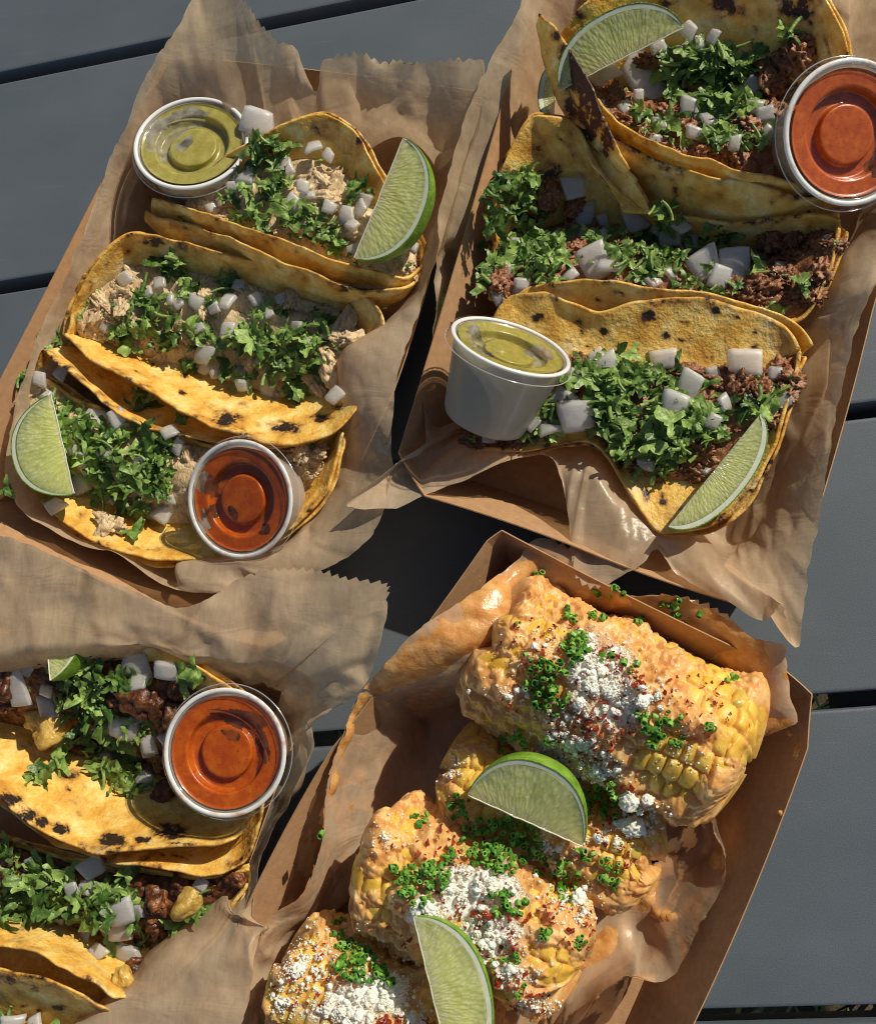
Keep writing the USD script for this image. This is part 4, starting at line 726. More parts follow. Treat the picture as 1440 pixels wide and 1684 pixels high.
def cup(label, px, py, z, rpx, axis, sauce, patches, group='lidded sauce cups', spin=0.0, tall=1.0):
    c = P(px, py, z)
    depth = -((c - CP) @ CR)[2]
    S = rpx * depth / FPX / 31.0                             # local unit: one millimetre of a 62 mm cup
    R = frame(CR @ np.asarray(axis, float), [math.cos(spin), math.sin(spin), 0])
    t = thing('sauce_cup', label, 'sauce cup', group)
    # cup body: outside then inside, rolled white rim
    wall = [(0.01, -33), (20, -33), (21.6, -32.4), (22.4, -31), (27.6, -8), (28.6, -3), (28.6, -1.6)]
    inner = [(27.9, -1.6), (27.8, -3), (26.9, -8), (21.7, -30.6), (20, -32.2), (.01, -32.2)]
    V, f = revolve([(a_, b_ if b_ > -7 else -7 + (b_ + 7) * tall) for a_, b_ in wall + inner], 72)
    body = obj('cup_body', (place(V, c, R, S), f), 'frosted', t, smooth=35)
    a = np.linspace(0, 2 * np.pi, 17)[:-1]
    ring = [(29.7 + 1.15 * math.cos(q), -.95 + .9 * math.sin(q)) for q in np.linspace(np.pi, -np.pi, 19)]
    V, f = revolve(ring, 96)
    obj('rolled_rim', (place(V, c, R, S), f), 'cup_rim' if sauce[0] == 'g' else 'cup_rim_red', body, smooth=True)
    # lid: clear pressed sheet with a stepped well, raised button and ribbed skirt
    def lidprof(o):
        return [(0.01, -3.6 + o), (11.8, -3.6 + o), (12.6, -3.9 + o), (13.1, -6.2 + o), (13.9, -6.7 + o), (17.7, -6.7 + o), (18.6, -6.1 + o), (19.3, -2.4 + o), (20.2, -1.9 + o), (25.9, -1.7 + o), (26.9, -1.0 + o)]
    ang = np.linspace(0, 2 * np.pi, 193)[:-1]
    pr = lidprof(0.25) + [(27.4, .2), (28.4, .75), (30.2, .75), (31.2, .1), (31.4, -1.2), (31.9, -4.2), (32.5, -4.7), (32.6, -5.0)]
    pp = np.array(pr); V = np.stack([np.cos(ang)[:, None] * pp[None, :, 0], np.sin(ang)[:, None] * pp[None, :, 0], np.broadcast_to(pp[:, 1], (192, len(pp)))], -1)
    rib = 1 + .010 * (np.arange(192) % 4 < 2)
    V[:, -4:-2, :2] *= rib[:, None, None]
    lid = obj('lid', (place(V, c, R, S), gridfaces(192, len(pp), True)[:, ::-1]), 'clear_lid', t, smooth=50)
    ring = [(32.6 + .26 * math.cos(q), -4.9 + .26 * math.sin(q)) for q in np.linspace(np.pi, -np.pi, 9)]
    V, f = revolve(ring, 96); obj('lid_edge', (place(V, c, R, S), f), 'clear_edge', lid, smooth=True)
    # sauce pressed against the lid, torn open where air sits under the lid
    pp = np.array(lidprof(-.25)[::1])
    dense = []
    for (r0, z0), (r1, z1) in zip(pp[:-1], pp[1:]):
        k = max(2, int(math.hypot(r1 - r0, z1 - z0) / .55))
        dense += [(r0 + (r1 - r0) * i / k, z0 + (z1 - z0) * i / k) for i in range(k)]
    dense.append(tuple(pp[-1]))
    V, f = revolve(dense, 160)
    v = V.reshape(-1, 3); cen = v[f].mean(1)
    n = 1.0 * (fbm(np.stack([cen[:, 0] / 5, cen[:, 1] / 5, cen[:, 2] / 5 + px * .01], -1), 3, int(px)) - .5)
    hole = np.zeros(len(f), bool)
    for (qx, qy, rx, ry, rot) in patches:
        ca, sa = math.cos(rot), math.sin(rot)
        dx, dy = cen[:, 0] - qx, cen[:, 1] - qy
        dd = ((dx * ca + dy * sa) / rx) ** 2 + ((-dx * sa + dy * ca) / ry) ** 2
        hole |= dd + n * 2.2 < 1
    W = place(v, c, R, S)
    f = f[:, ::-1]
    obj('sauce', compact(W, f[~hole]), sauce, t, smooth=True)
    if hole.any(): obj('air_pocket', compact(W, f[hole]), 'film' if sauce[0] == 'g' else 'film_red', t, smooth=True)
    V, f = revolve([(.01, -9.2), (14, -9.0), (26.4, -8.6), (26.3, -9.5), (21.5, -30), (19.8, -31.8), (.01, -31.9)][::-1], 64)
    obj('sauce_below', (place(V, c, R, S), f), sauce, t, smooth=40)
    return t

cup('green salsa cup in the upper left corner of the upper left tray', 314, 232, 50, 97, (-.05, .38, .92), 'green_sauce', [(-15, 11, 12, 8, .6), (-5, 20, 9, 5, 0), (-19, 2, 6, 9, .2), (-5, 2, 3.6, 6, -.5)])
cup('red salsa cup tilted onto the bottom taco of the upper left tray', 392, 821, 54, 99, (-.34, -.04, .94), 'red_sauce', [(-20, 8, 5, 7, .3), (-20, -9, 4, 7, -.3), (-6, -7, 2.2, 4.2, .6), (13, -16, 4, 3, 0)])
cup('green salsa cup leaning so that its frosted side shows', 841, 566, 66, 104, (.28, .81, .515), 'green_sauce', [(-18, 2, 6, 12, .3), (-12, -12, 8, 6, -.6), (14, 8, 6, 8, .4)], tall=1.38)
cup('large red salsa cup cut by the right edge of the photograph', 1400, 217, 66, 118, (.15, -.15, .98), 'red_sauce', [(14, -15, 5, 5, 0), (17, -9, 3, 5, 0)])
cup('red salsa cup in the lower left tray beside the flared paper', 368, 1238, 58, 106, (-.15, .10, .98), 'red_sauce', [(6, 16, 15, 4.5, -.2), (18, 4, 4, 9, .2), (2, 8, 5, 2.5, -.4)])

# ------------------------------------------------------------------ lime wedges
def lime(label, p1, p2, q, w=55, seed=0, core_line=True):
    t = thing('lime_wedge', label, 'lime wedge')
    p1, p2, q = P(*p1), P(*p2), P(*q)
    mid = (p1 + p2) / 2; ex = p2 - p1; a = np.linalg.norm(ex) / 2; ex = ex / (2 * a)
    ey = q - mid; ey -= ex * (ey @ ex); b = np.linalg.norm(ey); ey /= b
    n = np.cross(ex, ey)
    if n @ (CP - mid) < 0: n = -n
    w = math.radians(w)
    X = np.linspace(-.995, .995, 64)
    r = b * (1 - np.abs(X) ** 2.3) ** .56
    def pt(x, rho, phi): return mid + ex * (x * a)[..., None] + (ey * np.cos(phi)[..., None] - n * np.sin(phi)[..., None]) * rho[..., None]
    ph = np.linspace(-.004, w + .004, 22)
    XX, PP = np.meshgrid(X, ph, indexing='ij')
    rr = np.broadcast_to(r[:, None], XX.shape) + .0003 * (fbm(np.stack([XX * 14, PP * 14, XX * 0 + seed], -1), 3, seed) - .5)
    v, f, _ = sheet(pt(XX, np.maximum(rr - .0003, 1e-5), PP), .0006, .0001)
    obj('rind', (v, f), 'rind', t, smooth=40)
    ro = np.maximum(r - .0006, 1e-5); ri = np.maximum(ro - .0021 - .0006 * np.abs(X), 1e-6)
    path = [(0, 0.)] + [(1, x) for x in np.linspace(0, 1, 6)] + [(0, 1.)]
    V = np.stack([pt(X, (ro if k else ri), np.full_like(X, x * w)) for k, x in path], 1)
    obj('pith', (V.reshape(-1, 3), gridfaces(64, len(path))), 'pith', t, smooth=30)
    # flesh
    cross = [(s, 0.0, 1) for s in np.linspace(0.0, 1, 30)] + [(1.0, x, 0) for x in np.linspace(.1, .9, 6)] + [(s, 1.0, -1) for s in np.linspace(1, 0.0, 30)]
    V, A, Q = [], [], []
    for s, x, side in cross:
        rho = ri * s
        p = pt(X, rho, np.full_like(X, x * w))
        an = np.arctan2(X * a, rho + .75 * b) * 34 / 1.0
        rd = np.hypot(X * a, rho + .75 * b) / b * 6.0
        k = np.stack([an, rd, np.full_like(an, side * 3.0 + seed)], -1)
        bump = .00028 * (fbm(k * 1.0, 2, seed) - .5) + .0010 * (fbm(np.stack([X * 3, rho / b * 3, X * 0 + side + seed], -1), 2, seed + 4) - .55)
        nn = n if side > 0 else -(n * math.cos(w) + ey * math.sin(w)) if side < 0 else np.zeros(3)
        fall = np.clip(4 * s * (1.04 - s), 0, 1)
        p = p + (nn * ((bump * fall) - .00008)[:, None] if side else 0)
        V.append(p); A.append(an); Q.append(rd)
    V = np.stack(V, 1)
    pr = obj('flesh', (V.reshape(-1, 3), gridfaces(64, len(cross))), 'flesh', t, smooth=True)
    primvar(pr, 'ang', np.stack(A, 1).ravel() * .62); primvar(pr, 'rad', np.stack(Q, 1).ravel() * 1.1)
    s = np.linspace(-.99, .99, 20)
    core = mid + ex * (s * a)[:, None] + n * .0001 - ey * .0001 + .00012 * (np.random.default_rng(seed).normal(size=(20, 3)))
    if core_line: obj('core_membrane', tube(core, .0003, 6), 'pith', pr, smooth=True)
    return t

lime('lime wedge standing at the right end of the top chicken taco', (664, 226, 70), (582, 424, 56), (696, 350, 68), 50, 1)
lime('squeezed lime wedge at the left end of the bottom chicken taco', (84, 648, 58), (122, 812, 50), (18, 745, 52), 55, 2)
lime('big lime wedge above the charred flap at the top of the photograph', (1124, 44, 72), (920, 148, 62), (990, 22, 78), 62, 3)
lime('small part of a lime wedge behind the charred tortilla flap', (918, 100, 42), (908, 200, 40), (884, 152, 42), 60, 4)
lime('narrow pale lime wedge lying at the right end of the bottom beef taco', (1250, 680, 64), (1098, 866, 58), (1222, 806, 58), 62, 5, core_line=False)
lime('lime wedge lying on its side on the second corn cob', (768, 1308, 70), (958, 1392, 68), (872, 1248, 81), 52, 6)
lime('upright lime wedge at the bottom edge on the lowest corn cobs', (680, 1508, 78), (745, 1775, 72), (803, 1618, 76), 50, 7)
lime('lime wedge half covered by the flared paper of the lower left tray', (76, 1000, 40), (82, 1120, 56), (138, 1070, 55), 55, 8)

# ------------------------------------------------------------------ street corn
class Surf:
    """top surface looked up by photograph pixel"""
    def __init__(s, clouds):
        from scipy.spatial import cKDTree
        s.V = np.vstack([c.reshape(-1, 3) for c in clouds]); s.px = proj(s.V)
        s.d = np.linalg.norm(s.V - CP, axis=1); s.t = cKDTree(s.px)
        s.own = np.concatenate([np.full(len(c.reshape(-1, 3)), i) for i, c in enumerate(clouds)])
    def normal(s, p):
        d = ((s.V - p) ** 2).sum(1); n = s.V[np.argpartition(d, 14)[:14]]
        n = np.linalg.svd(n - n.mean(0))[2][2]
        return n if n @ (CP - p) > 0 else -n
    def at(s, x, y):
        i = s.t.query_ball_point((x, y), 6)
        if not i: return None, None
        i = np.array(i); j = i[np.argmin(s.d[i])]
        return s.V[j], int(s.own[j])

COBS = [
    dict(p=((812, 1062), (1212, 1250)), z=42, R=.0335, label='topmost corn cob of the lower right tray, bare kernels at its right end', show=[(1105, 1272, 58, 42, .8), (1175, 1140, 56, 50, .35), (1040, 1060, 90, 40, .3), (930, 1040, 60, 30, .3), (1180, 1200, 40, 40, .3)]),
    dict(p=((748, 1278), (1062, 1412)), z=27, R=.028, label='corn cob under the lime wedge, second from the top of its tray', show=[(1030, 1400, 45, 50, .6), (760, 1270, 30, 40, .2)]),
    dict(p=((618, 1408), (942, 1572)), z=36, R=.031, label='corn cob below the lime wedge, heavily dusted with crumbled white cheese', show=[(730, 1390, 60, 40, .35), (900, 1590, 50, 40, .5), (690, 1360, 50, 40, .4)]),
    dict(p=((478, 1592), (800, 1768)), z=34, R=.031, label='corn cob at the bottom edge, its left end speckled with cheese', show=[(520, 1560, 40, 40, .2)]),
]
CHEESE = [(985, 1112, 55, 62, 620, 1.0), (1020, 1165, 46, 34, 260, 1.0), (930, 1180, 70, 26, 160, .9), (1080, 1150, 20, 40, 40, 1.4), (860, 1140, 60, 26, 110, .8), (940, 1225, 60, 26, 240, 1.0), (980, 1270, 55, 30, 200, 1.0), (740, 1260, 34, 40, 60, .9), (1050, 1350, 40, 26, 90, 1.6), (1000, 1380, 50, 30, 90, 1.1), (900, 1400, 60, 40, 90, 1.0),
          (780, 1468, 78, 42, 620, 1.0), (740, 1440, 40, 30, 140, 1.0), (800, 1540, 60, 40, 420, 1.0), (840, 1600, 44, 30, 160, 1.0), (700, 1500, 34, 20, 110, 1.0), (930, 1470, 40, 40, 70, 1.0), (960, 1500, 50, 40, 60, .9), (880, 1660, 60, 26, 80, 1.0), (640, 1380, 60, 40, 40, .9),
          (500, 1590, 68, 62, 300, 1.0), (610, 1636, 66, 36, 460, 1.0), (560, 1664, 70, 24, 260, 1.0), (460, 1650, 24, 36, 70, 1.1), (680, 1670, 40, 24, 120, 1.0), (600, 1580, 100, 60, 120, .9), (900, 1060, 100, 50, 90, .8), (1120, 1230, 70, 60, 50, .8)]
NR = 18
for ci, cb in enumerate(COBS):
    t = cb['t'] = thing('corn_cob', cb['label'], 'corn cob')
    A, Bq = P(*cb['p'][0], cb['z']), P(*cb['p'][1], cb['z'] + (2 if ci == 0 else 0))
    ax = Bq - A; L = np.linalg.norm(ax); ax /= L; R0 = cb['R']
    up = np.array([0, 0, 1.0]); up -= ax * (ax @ up); up /= np.linalg.norm(up); sd_ = np.cross(ax, up)
    NX, NT = 240, 320
    x = np.linspace(-.004, L + .004, NX); th = np.linspace(0, 2 * np.pi, NT, endpoint=False)
    X, TH = np.meshgrid(x, th, indexing='ij')
    taper = 1 - .12 * (X / L) ** 2 if ci != 0 else .96 + .04 * np.sin(X / L * 3)
    endr = np.sqrt(np.clip(1 - np.clip((np.abs(X - L / 2) - (L / 2 - .009)) / .0131, 0, 1) ** 2, 0.0001, 1))
    def kern_r(X, TH):                                      # kernel lattice, a little irregular
        w3 = np.stack([X * 90, np.cos(TH) * 2 + ci, np.sin(TH) * 2], -1); X = X + .0030 * (fbm(w3, 2, 5) - .5); TH = TH + .22 * (fbm(w3 + 9, 2, 6) - .5)
        row = TH / (2 * np.pi) * NR; k = np.floor(row)
        u = row - k - .5; w = (X / .0068 + .5 * (k % 2)) % 1 - .5
        return (np.clip(1 - (2 * u) ** 4, 0, 1) * np.clip(1 - (2 * w) ** 4, 0, 1)) ** .5
    base = A + ax * X[..., None] + (up * np.cos(TH)[..., None] + sd_ * np.sin(TH)[..., None]) * R0
    bpx = proj(base); camside = ((base - CP) * (base - (A + ax * X[..., None]))).sum(-1) < 0
    shown = np.zeros(X.shape)
    for (sx, sy, rx, ry, k) in cb['show']:
        dd = ((bpx[..., 0] - sx) / rx) ** 2 + ((bpx[..., 1] - sy) / ry) ** 2
        shown = np.maximum(shown, k * np.clip(1.4 - dd, 0, 1) * camside)
    q = base * 1000
    nz = fbm(q / 13 + ci * 9, 3, 21 + ci); n2 = fbm(q / 4.2 + ci * 5, 3, 31 + ci); n3 = fbm(q / 1.5, 2, 41)
    nb1 = fbm(q / 24 + ci * 7, 2, 51 + ci)
    kern = .0034 * kern_r(X, TH) - .0006                      # kernels standing on the cob
    crm = .0040 + .0100 * (nb1 - .52) + .0135 * (nz - .5) + .0068 * (n2 - .5) - .0062 * np.clip(shown * 1.3, 0, 1)
    hgt = np.logaddexp(kern / .0005, crm / .0005) * .0005     # crema fills between and over them
    hgt = hgt + .0010 * kern_r(X, TH) * (crm > kern)
    bare = np.clip((kern - crm) / .0012 + .25, 0, 1) * (kern > .0008)
    rad = R0 * taper * endr + (hgt - .0016) * np.clip(endr * 1.5, .2, 1)
    dust = np.zeros(X.shape); dpx = bpx
    for (dx, dy, rx, ry, n_, k_) in CHEESE:
        dust = np.maximum(dust, min(1, n_ / (rx * ry) * 4.2) * np.exp(-.65 * ((dpx[..., 0] - dx) / rx) ** 2 - .65 * ((dpx[..., 1] - dy) / ry) ** 2) * camside)
    dust = .95 * dust * (.45 + 1.1 * fbm(q / 5.5 + 3, 3, 71))
    # drips hanging over the ends
    V = A + ax * (X + .016 * (fbm(np.stack([np.cos(TH) * 1.6 + 9, np.sin(TH) * 1.6 + ci, X * 0 + (X > L / 2) * 5], -1), 3, ci) - .5) * np.clip((np.abs(X - L / 2) - L / 2 + .02) / .02, 0, 1))[..., None] + (up * np.cos(TH)[..., None] + sd_ * np.sin(TH)[..., None]) * np.maximum(rad, .0005)[..., None]
    V[..., 2] = np.maximum(V[..., 2], .0035)
    f = gridfaces(NT, NX, True)
    VV = np.transpose(V, (1, 0, 2))
    pc = obj('crema_coating', (VV.reshape(-1, 3), f), 'sauced_corn', t, smooth=True)
    primvar(pc, 'bare', bare.T.ravel()); primvar(pc, 'dust', dust.T.ravel())
    cb['V'] = V[(np.cos(TH) > -.5)]
    core = tube(A + ax * (np.linspace(-.001, L + .001, 4))[:, None], R0 * .42, 20)
    obj('cob_core', core, 'cob_core', t, smooth=40)
    # kernels
    r = np.random.default_rng(60 + ci); nk = 0
    dd = np.array(ICO[1].vertices); sq = np.sign(dd) * np.abs(dd) ** .72
    sq /= np.abs(sq).max(0)
    for k in range(NR):
        for j in range(int(L / .0068)):
            tx = (j + .5 - .5 * (k % 2)) * .0068; tt = (k + .5) / NR * 2 * np.pi
            if tx < .003 or tx > L - .002: continue
            rd = up * math.cos(tt) + sd_ * math.sin(tt); c0 = A + ax * tx
            tp = float(np.interp(tx, x, taper[:, 0])) * R0
            pos = c0 + rd * (tp - .0030)
            if rd @ (CP - pos) < 0: continue
            i0 = int(np.argmin(np.abs(x - tx))); j0 = int(np.argmin(np.abs(th - tt)))
            s0 = shown[i0, j0]
            if r.uniform() > (s0 - .25) * 2.2 or nk > 150: continue
            tang = np.cross(rd, ax); Rm = np.stack([ax, tang, rd], 1)
            sc = np.array([.00345, tp * np.pi / NR * .98, .0040]) * r.uniform(.86, 1.06, 3)
            Rm = Rm @ frame([.16 * r.normal(), .16 * r.normal(), 1]); pos = pos + rd * r.uniform(-.0008, .0004)
            obj('kernel', ((sq * sc * (1 + .04 * r.normal(size=sq.shape))) @ Rm.T + pos, np.array(ICO[1].faces)), 'char_kernel' if r.uniform() < .03 else 'kernel', t, smooth=True); nk += 1
cornS = Surf([cb['V'] for cb in COBS])

def ring_mesh(r0, L, r):
    a = np.arange(10) * 2 * np.pi / 10; e = 1 + .12 * np.cos(2 * a + r.uniform(0, 6))
    V = np.stack([np.stack([np.cos(a) * e * q, np.sin(a) * e * q, np.full(10, z)], -1) for q, z in ((r0, 0), (r0, L), (r0 * .66, L), (r0 * .66, 0), (r0, 0))], 1)
    return V.reshape(-1, 3), gridfaces(10, 5, True)

CHIVES = [(900, 1130, 36, 44, 66), (948, 1062, 22, 30, 34), (936, 1008, 13, 12, 8), (980, 1010, 14, 8, 7), (1012, 972, 40, 12, 22), (1072, 1206, 16, 30, 24), (1052, 1180, 14, 12, 6), (1104, 1184, 12, 10, 5), (1164, 1196, 14, 6, 5), (1206, 1112, 10, 7, 4), (1112, 1222, 14, 10, 5), (1036, 1090, 10, 8, 4), (1068, 1002, 26, 22, 18), (1110, 1012, 30, 20, 14), (1000, 1080, 12, 12, 4), (868, 1075, 6, 6, 2), (850, 1022, 5, 5, 1),
          (826, 1388, 62, 44, 110), (985, 1318, 34, 30, 30), (755, 1330, 20, 22, 14), (1000, 1440, 20, 24, 14), (930, 1450, 22, 30, 16), (960, 1405, 14, 14, 6), (840, 1222, 30, 14, 14), (900, 1225, 12, 10, 6), (1040, 1330, 10, 10, 3), (900, 1420, 24, 18, 14),
          (690, 1448, 52, 34, 70), (838, 1486, 34, 18, 26), (690, 1345, 14, 12, 7), (740, 1400, 18, 10, 8), (720, 1420, 20, 14, 10), (955, 1552, 12, 9, 6), (900, 1535, 10, 9, 6), (832, 1582, 26, 12, 10), (860, 1640, 24, 16, 12), (810, 1650, 10, 12, 5), (660, 1500, 30, 20, 18), (760, 1372, 14, 14, 6),
          (600, 1528, 52, 38, 80), (590, 1585, 46, 24, 40), (630, 1610, 18, 12, 10), (640, 1550, 30, 26, 22)]
CHILI = [(1012, 1092, 12, 26, 18), (1052, 1132, 12, 34, 34), (990, 1110, 50, 56, 26), (1000, 1180, 56, 34, 50), (960, 1230, 60, 30, 44), (930, 1190, 60, 20, 24), (900, 1060, 90, 50, 30), (880, 1150, 60, 30, 16), (1150, 1160, 60, 70, 24), (1000, 1330, 60, 40, 36), (1010, 1400, 40, 40, 20), (970, 1300, 40, 26, 20),
         (800, 1506, 80, 18, 60), (780, 1470, 76, 40, 40), (800, 1552, 56, 30, 60), (830, 1600, 40, 30, 36), (740, 1390, 60, 40, 22), (940, 1500, 60, 50, 20), (700, 1400, 60, 50, 16), (870, 1650, 40, 24, 26), (960, 1540, 40, 40, 14),
         (650, 1678, 34, 14, 44), (700, 1690, 40, 14, 40), (560, 1640, 80, 40, 20), (500, 1600, 70, 60, 18), (620, 1560, 60, 40, 14)]
r = np.random.default_rng(77)
fine = {i: [] for i in range(4)}; flakes = {i: [] for i in range(4)}; cnt = {}
for (x, y, rx, ry, n) in CHIVES:
    for _ in range(int(n * 1.45)):
        a, d = r.uniform(0, 6.283), math.sqrt(r.uniform()); p, o = cornS.at(x + rx * d * math.cos(a), y + ry * d * math.sin(a))
        if p is None: continue
        rng = r
        rr = r.uniform(.0008, .0016); m, f = ring_mesh(rr, r.uniform(.0007, .0026), r)
        cnt[o] = cnt.get(o, 0) + 1
        if cnt[o] > 296: continue
        put('chive_ring', (m, f), 'chive', COBS[o]['t'], p + [0, 0, .0004 + r.uniform(0, .0028) * (n > 20)], randrot(1.35), smooth=45)
big = {i: 0 for i in range(4)}
for (x, y, rx, ry, n, k) in CHEESE:
    for _ in range(int(n * 3.2)):
        a, d = r.uniform(0, 6.283), abs(r.normal()) * .55; p, o = cornS.at(x + rx * d * math.cos(a), y + ry * d * math.sin(a))
        if p is None: continue
        u = r.uniform(); s = (r.uniform(.0002, .00045) if u < .86 else r.uniform(.00045, .0009) if u < .993 else r.uniform(.0012, .0021)) * k
        R_ = randrot(3)
        if s > .0012 and big[o] < 120:
            put('cheese_crumb', lump(s, 2, .4, 2.4, int(r.integers(99999)), (1, .9, .75)), 'cheese', COBS[o]['t'], p + [0, 0, s * .5], R_); big[o] += 1
        else:
            v, f = (np.array(ICO[0].vertices) * (1 + .45 * r.uniform(-1, 1, (12, 1))) * s, np.array(ICO[0].faces)); fine[o].append((v @ R_.T + p + [0, 0, s * .5 + r.uniform(0, .0012) * (d < .6)], f))
for (x, y, s) in [(1035, 1322, .0042), (1046, 1362, .0050), (952, 1472, .0040), (1052, 1010, .0042), (1072, 1022, .0030), (1000, 1140, .0030), (690, 1500, .0036), (708, 1494, .0032), (1060, 1318, .0026), (950, 1160, .0026), (1060, 1150, .0028)]:
    p, o = cornS.at(x, y)
    if p is not None: put('cheese_crumb', lump(s, 3, .42, 3.4, x, (1, .85, .6)), 'cheese', COBS[o]['t'], p + [0, 0, s * .45], randrot(.5))
nb = {i: 0 for i in range(4)}
for (x, y, rx, ry, n) in CHILI:
    for _ in range(int(n * 1.9)):
        a, d = r.uniform(0, 6.283), math.sqrt(r.uniform()); p, o = cornS.at(x + rx * d * math.cos(a), y + ry * d * math.sin(a))
        if p is None: continue
        s = r.uniform(.0005, .0012) if r.uniform() < .8 else r.uniform(.0013, .0022); k = 6
        an = np.sort(r.uniform(0, 6.283, k)); pl = np.stack([np.cos(an) * s * r.uniform(.6, 1.2, k), np.sin(an) * s * r.uniform(.4, .8, k), .2 * s * r.normal(size=k)], 1)
        v = np.vstack([pl, pl + [0, 0, .00025], [pl.mean(0) + [0, 0, .0005]]])
        f = [[i, (i + 1) % k, k + (i + 1) % k] for i in range(k)] + [[i, k + (i + 1) % k, k + i] for i in range(k)] + [[k + i, k + (i + 1) % k, 2 * k] for i in range(k)]
        W = v @ randrot(.8).T + p + [0, 0, .0007]
        if s > .0012 and nb[o] < 60: obj('chili_flake', (W, np.array(f)), 'chili', COBS[o]['t']); nb[o] += 1
        else: flakes[o].append((W, np.array(f)))
for o in range(4):
    if fine[o]: setd(obj('cheese_crumbs', join(fine[o]), 'cheese', COBS[o]['t']), kind='stuff')
    if flakes[o]: setd(obj('chili_flakes', join(flakes[o]), 'chili', COBS[o]['t']), kind='stuff')

# ------------------------------------------------------------------ crema smeared on the paper and the tray, loose bits
def smear(path, width, zoff, parent, S, seed, name='crema_smear'):
    """a blobby streak of crema along a pixel path, lying on the surface S"""
    r = np.random.default_rng(seed); n = max(10, int(np.linalg.norm(np.diff(np.array(path, float), axis=0), axis=1).sum() / 3)); m = 17
    q = curve([(x, y, 0) for x, y in path], n)[:, :2]; q = q + 2.5 * (fbm(np.stack([np.arange(n) * .15, np.full(n, seed), np.zeros(n)], -1), 3, seed)[:, None] - .5) * width * .4
    t = np.gradient(q, axis=0); t /= np.linalg.norm(t, axis=1, keepdims=True) + 1e-9; nn = np.stack([-t[:, 1], t[:, 0]], 1)
    e = np.linspace(-1, 1, m); PX = q[:, None] + nn[:, None] * (e * width * .62)[None, :, None]
    Z = np.full((n, m), np.nan)
    for i in range(n):
        for j in range(m):
            p, o = S.at(*PX[i, j])
            if p is not None: Z[i, j] = p[2]
    if np.isnan(Z).mean() > .6: return
    Z = np.where(np.isnan(Z), np.nanmedian(Z), Z)
    from scipy.ndimage import gaussian_filter
    Z = gaussian_filter(Z, 1.6)
    V = P(PX[..., 0], PX[..., 1], Z * 1000)
    sides = np.minimum(1, 4 * np.minimum(np.arange(n), n - 1 - np.arange(n)) / n)[:, None]
    body = fbm(np.stack([PX[..., 0] / 16, PX[..., 1] / 16, np.full((n, m), seed)], -1), 4, seed)
    h = .0019 * (body - .33) * (1 - np.abs(e)[None, :] ** 2.5) * sides - .0011 * (np.abs(e)[None, :] ** 2) - .0008 * (1 - sides)
    d = CP - V; d /= np.linalg.norm(d, axis=-1, keepdims=True)
    V = V + d * h[..., None]
    obj(name, (V.reshape(-1, 3), gridfaces(n, m)), 'crema', parent, smooth=True)
L4 = Surf([PAPER[4]])
rng = np.random.default_rng(321)
def paper_smear(k, zones, seed):
    """crema stuck to the paper: a thin raised skin over part of the sheet"""
    V, N, w = SHEET[k]; px = proj(V); N = N * np.where(((CP - V) * N).sum(-1) > 0, 1, -1)[..., None]
    f = np.zeros(V.shape[:2])
    for (x, y, rx, ry, rot) in zones:
        c, s_ = math.cos(math.radians(rot)), math.sin(math.radians(rot)); dx, dy = px[..., 0] - x, px[..., 1] - y
        f = np.maximum(f, np.exp(-(((dx * c + dy * s_) / rx) ** 2 + ((-dx * s_ + dy * c) / ry) ** 2)))
    f = f * (w > 1.3)[None, :] + .9 * (fbm(V * 1000 / 7, 4, seed) - .5) - .30
    keep = np.argwhere((f[:-1, :-1] > -.35) & (f[1:, 1:] > -.35)); nv = V.shape[1]
    H = V + N * (np.clip(f, -.35, .5) * .0030 + .0002)[..., None]
    a = keep[:, 0] * nv + keep[:, 1]; q = np.stack([a, a + nv, a + nv + 1, a + 1], 1)
    obj('crema_smear', compact(H.reshape(-1, 3), np.vstack([q[:, [0, 1, 2]], q[:, [0, 2, 3]]])), 'crema', LINER[k], smooth=True)
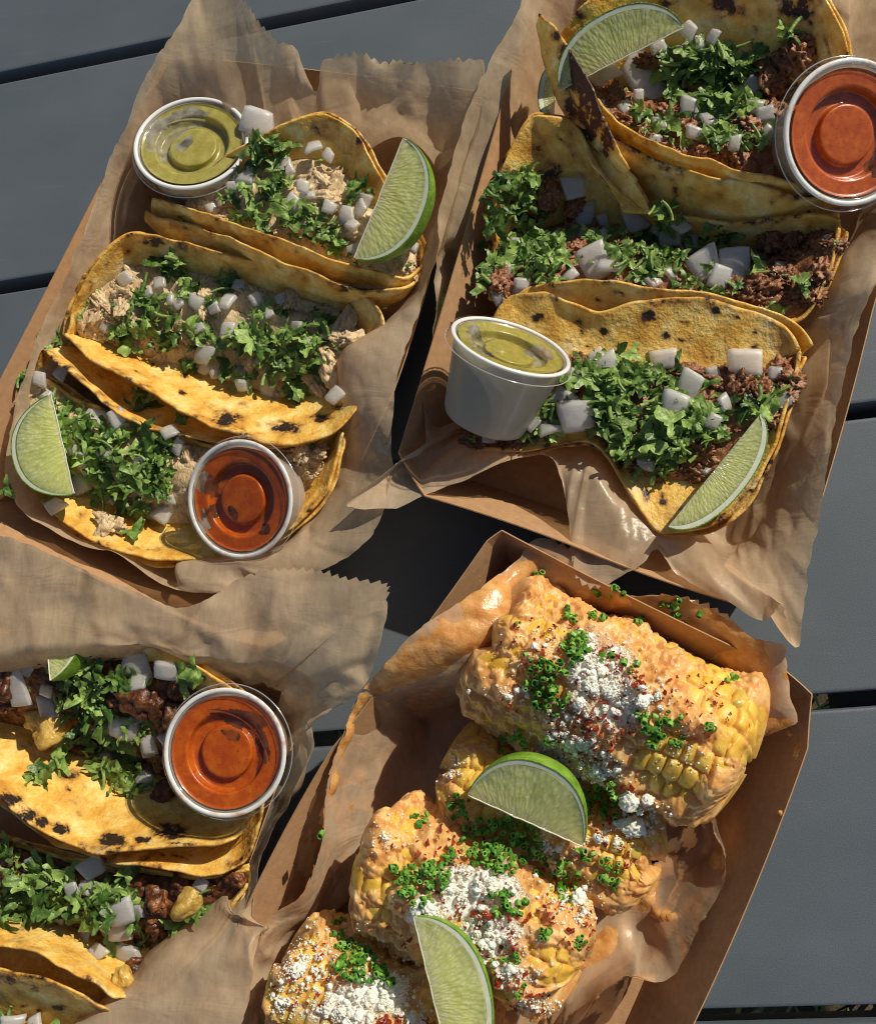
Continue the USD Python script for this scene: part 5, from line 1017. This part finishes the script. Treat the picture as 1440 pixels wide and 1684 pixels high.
paper_smear(4, [(690, 1085, 110, 26, -28), (760, 1055, 90, 22, -25), (820, 985, 50, 32, -20), (850, 950, 34, 16, -30), (592, 1150, 10, 30, 20), (572, 1205, 8, 34, 18), (548, 1290, 6, 20, 10), (1040, 1000, 80, 20, 12), (1150, 1030, 90, 26, 28), (1215, 1075, 50, 30, 45), (1235, 1215, 40, 22, -20), (1180, 1410, 8, 16, 0), (1066, 1460, 14, 40, 15), (1088, 1505, 22, 6, 5), (935, 1622, 12, 14, 0), (980, 1560, 40, 20, -30)], 7)
T4 = Surf([v for v in TRAYWALLS[4]])
for i, (path, w) in enumerate([([(1296, 1200), (1298, 1212)], 12), ([(1312, 1214), (1306, 1250)], 11), ([(1278, 1330), (1280, 1338)], 8), ([(790, 945), (786, 960)], 8)]):
    smear(path, w, .0002, TRAY[4], T4, 450 + i, 'crema_drip')
# chives and crumbs that fell on the smeared paper
for (x, y, rx, ry, n) in [(1010, 972, 40, 10, 12), (1110, 1012, 40, 22, 16), (1075, 1010, 20, 12, 8), (535, 1368, 3, 3, 1), (890, 950, 12, 8, 4)]:
    for _ in range(n):
        p, o = L4.at(x + rng.uniform(-rx, rx), y + rng.uniform(-ry, ry))
        if p is not None: put('chive_ring', ring_mesh(rng.uniform(.0010, .0018), rng.uniform(.0012, .003), rng), 'chive', LINER[4], p + [0, 0, .002], randrot(1.3), smooth=45)
L1, L2 = Surf([PAPER[1]]), Surf([PAPER[2]])
for lab, x, y, S, sz in [('cilantro leaf lying on the paper left of the leaning green salsa cup', 735, 492, L2, .011), ('cilantro leaf tucked into the paper edge at the lower left', 22, 806, L1, .010)]:
    p, o = S.at(x, y)
    if p is None: continue
    z = put('cilantro_leaf', leaf_mesh(sz, x, .2), 'cilantro', None, p + [0, 0, .003], randrot(.5)); setd(z, lab, 'herb leaf')
p, o = L1.at(420, 196)
if p is not None:
    z = put('onion_chunk', onion_mesh(.015, .012, .0045, 5), 'onion', None, P(422, 200, 47), randrot(.5), smooth=80); setd(z, 'white onion chunk wedged behind the upper left green salsa cup', 'onion')
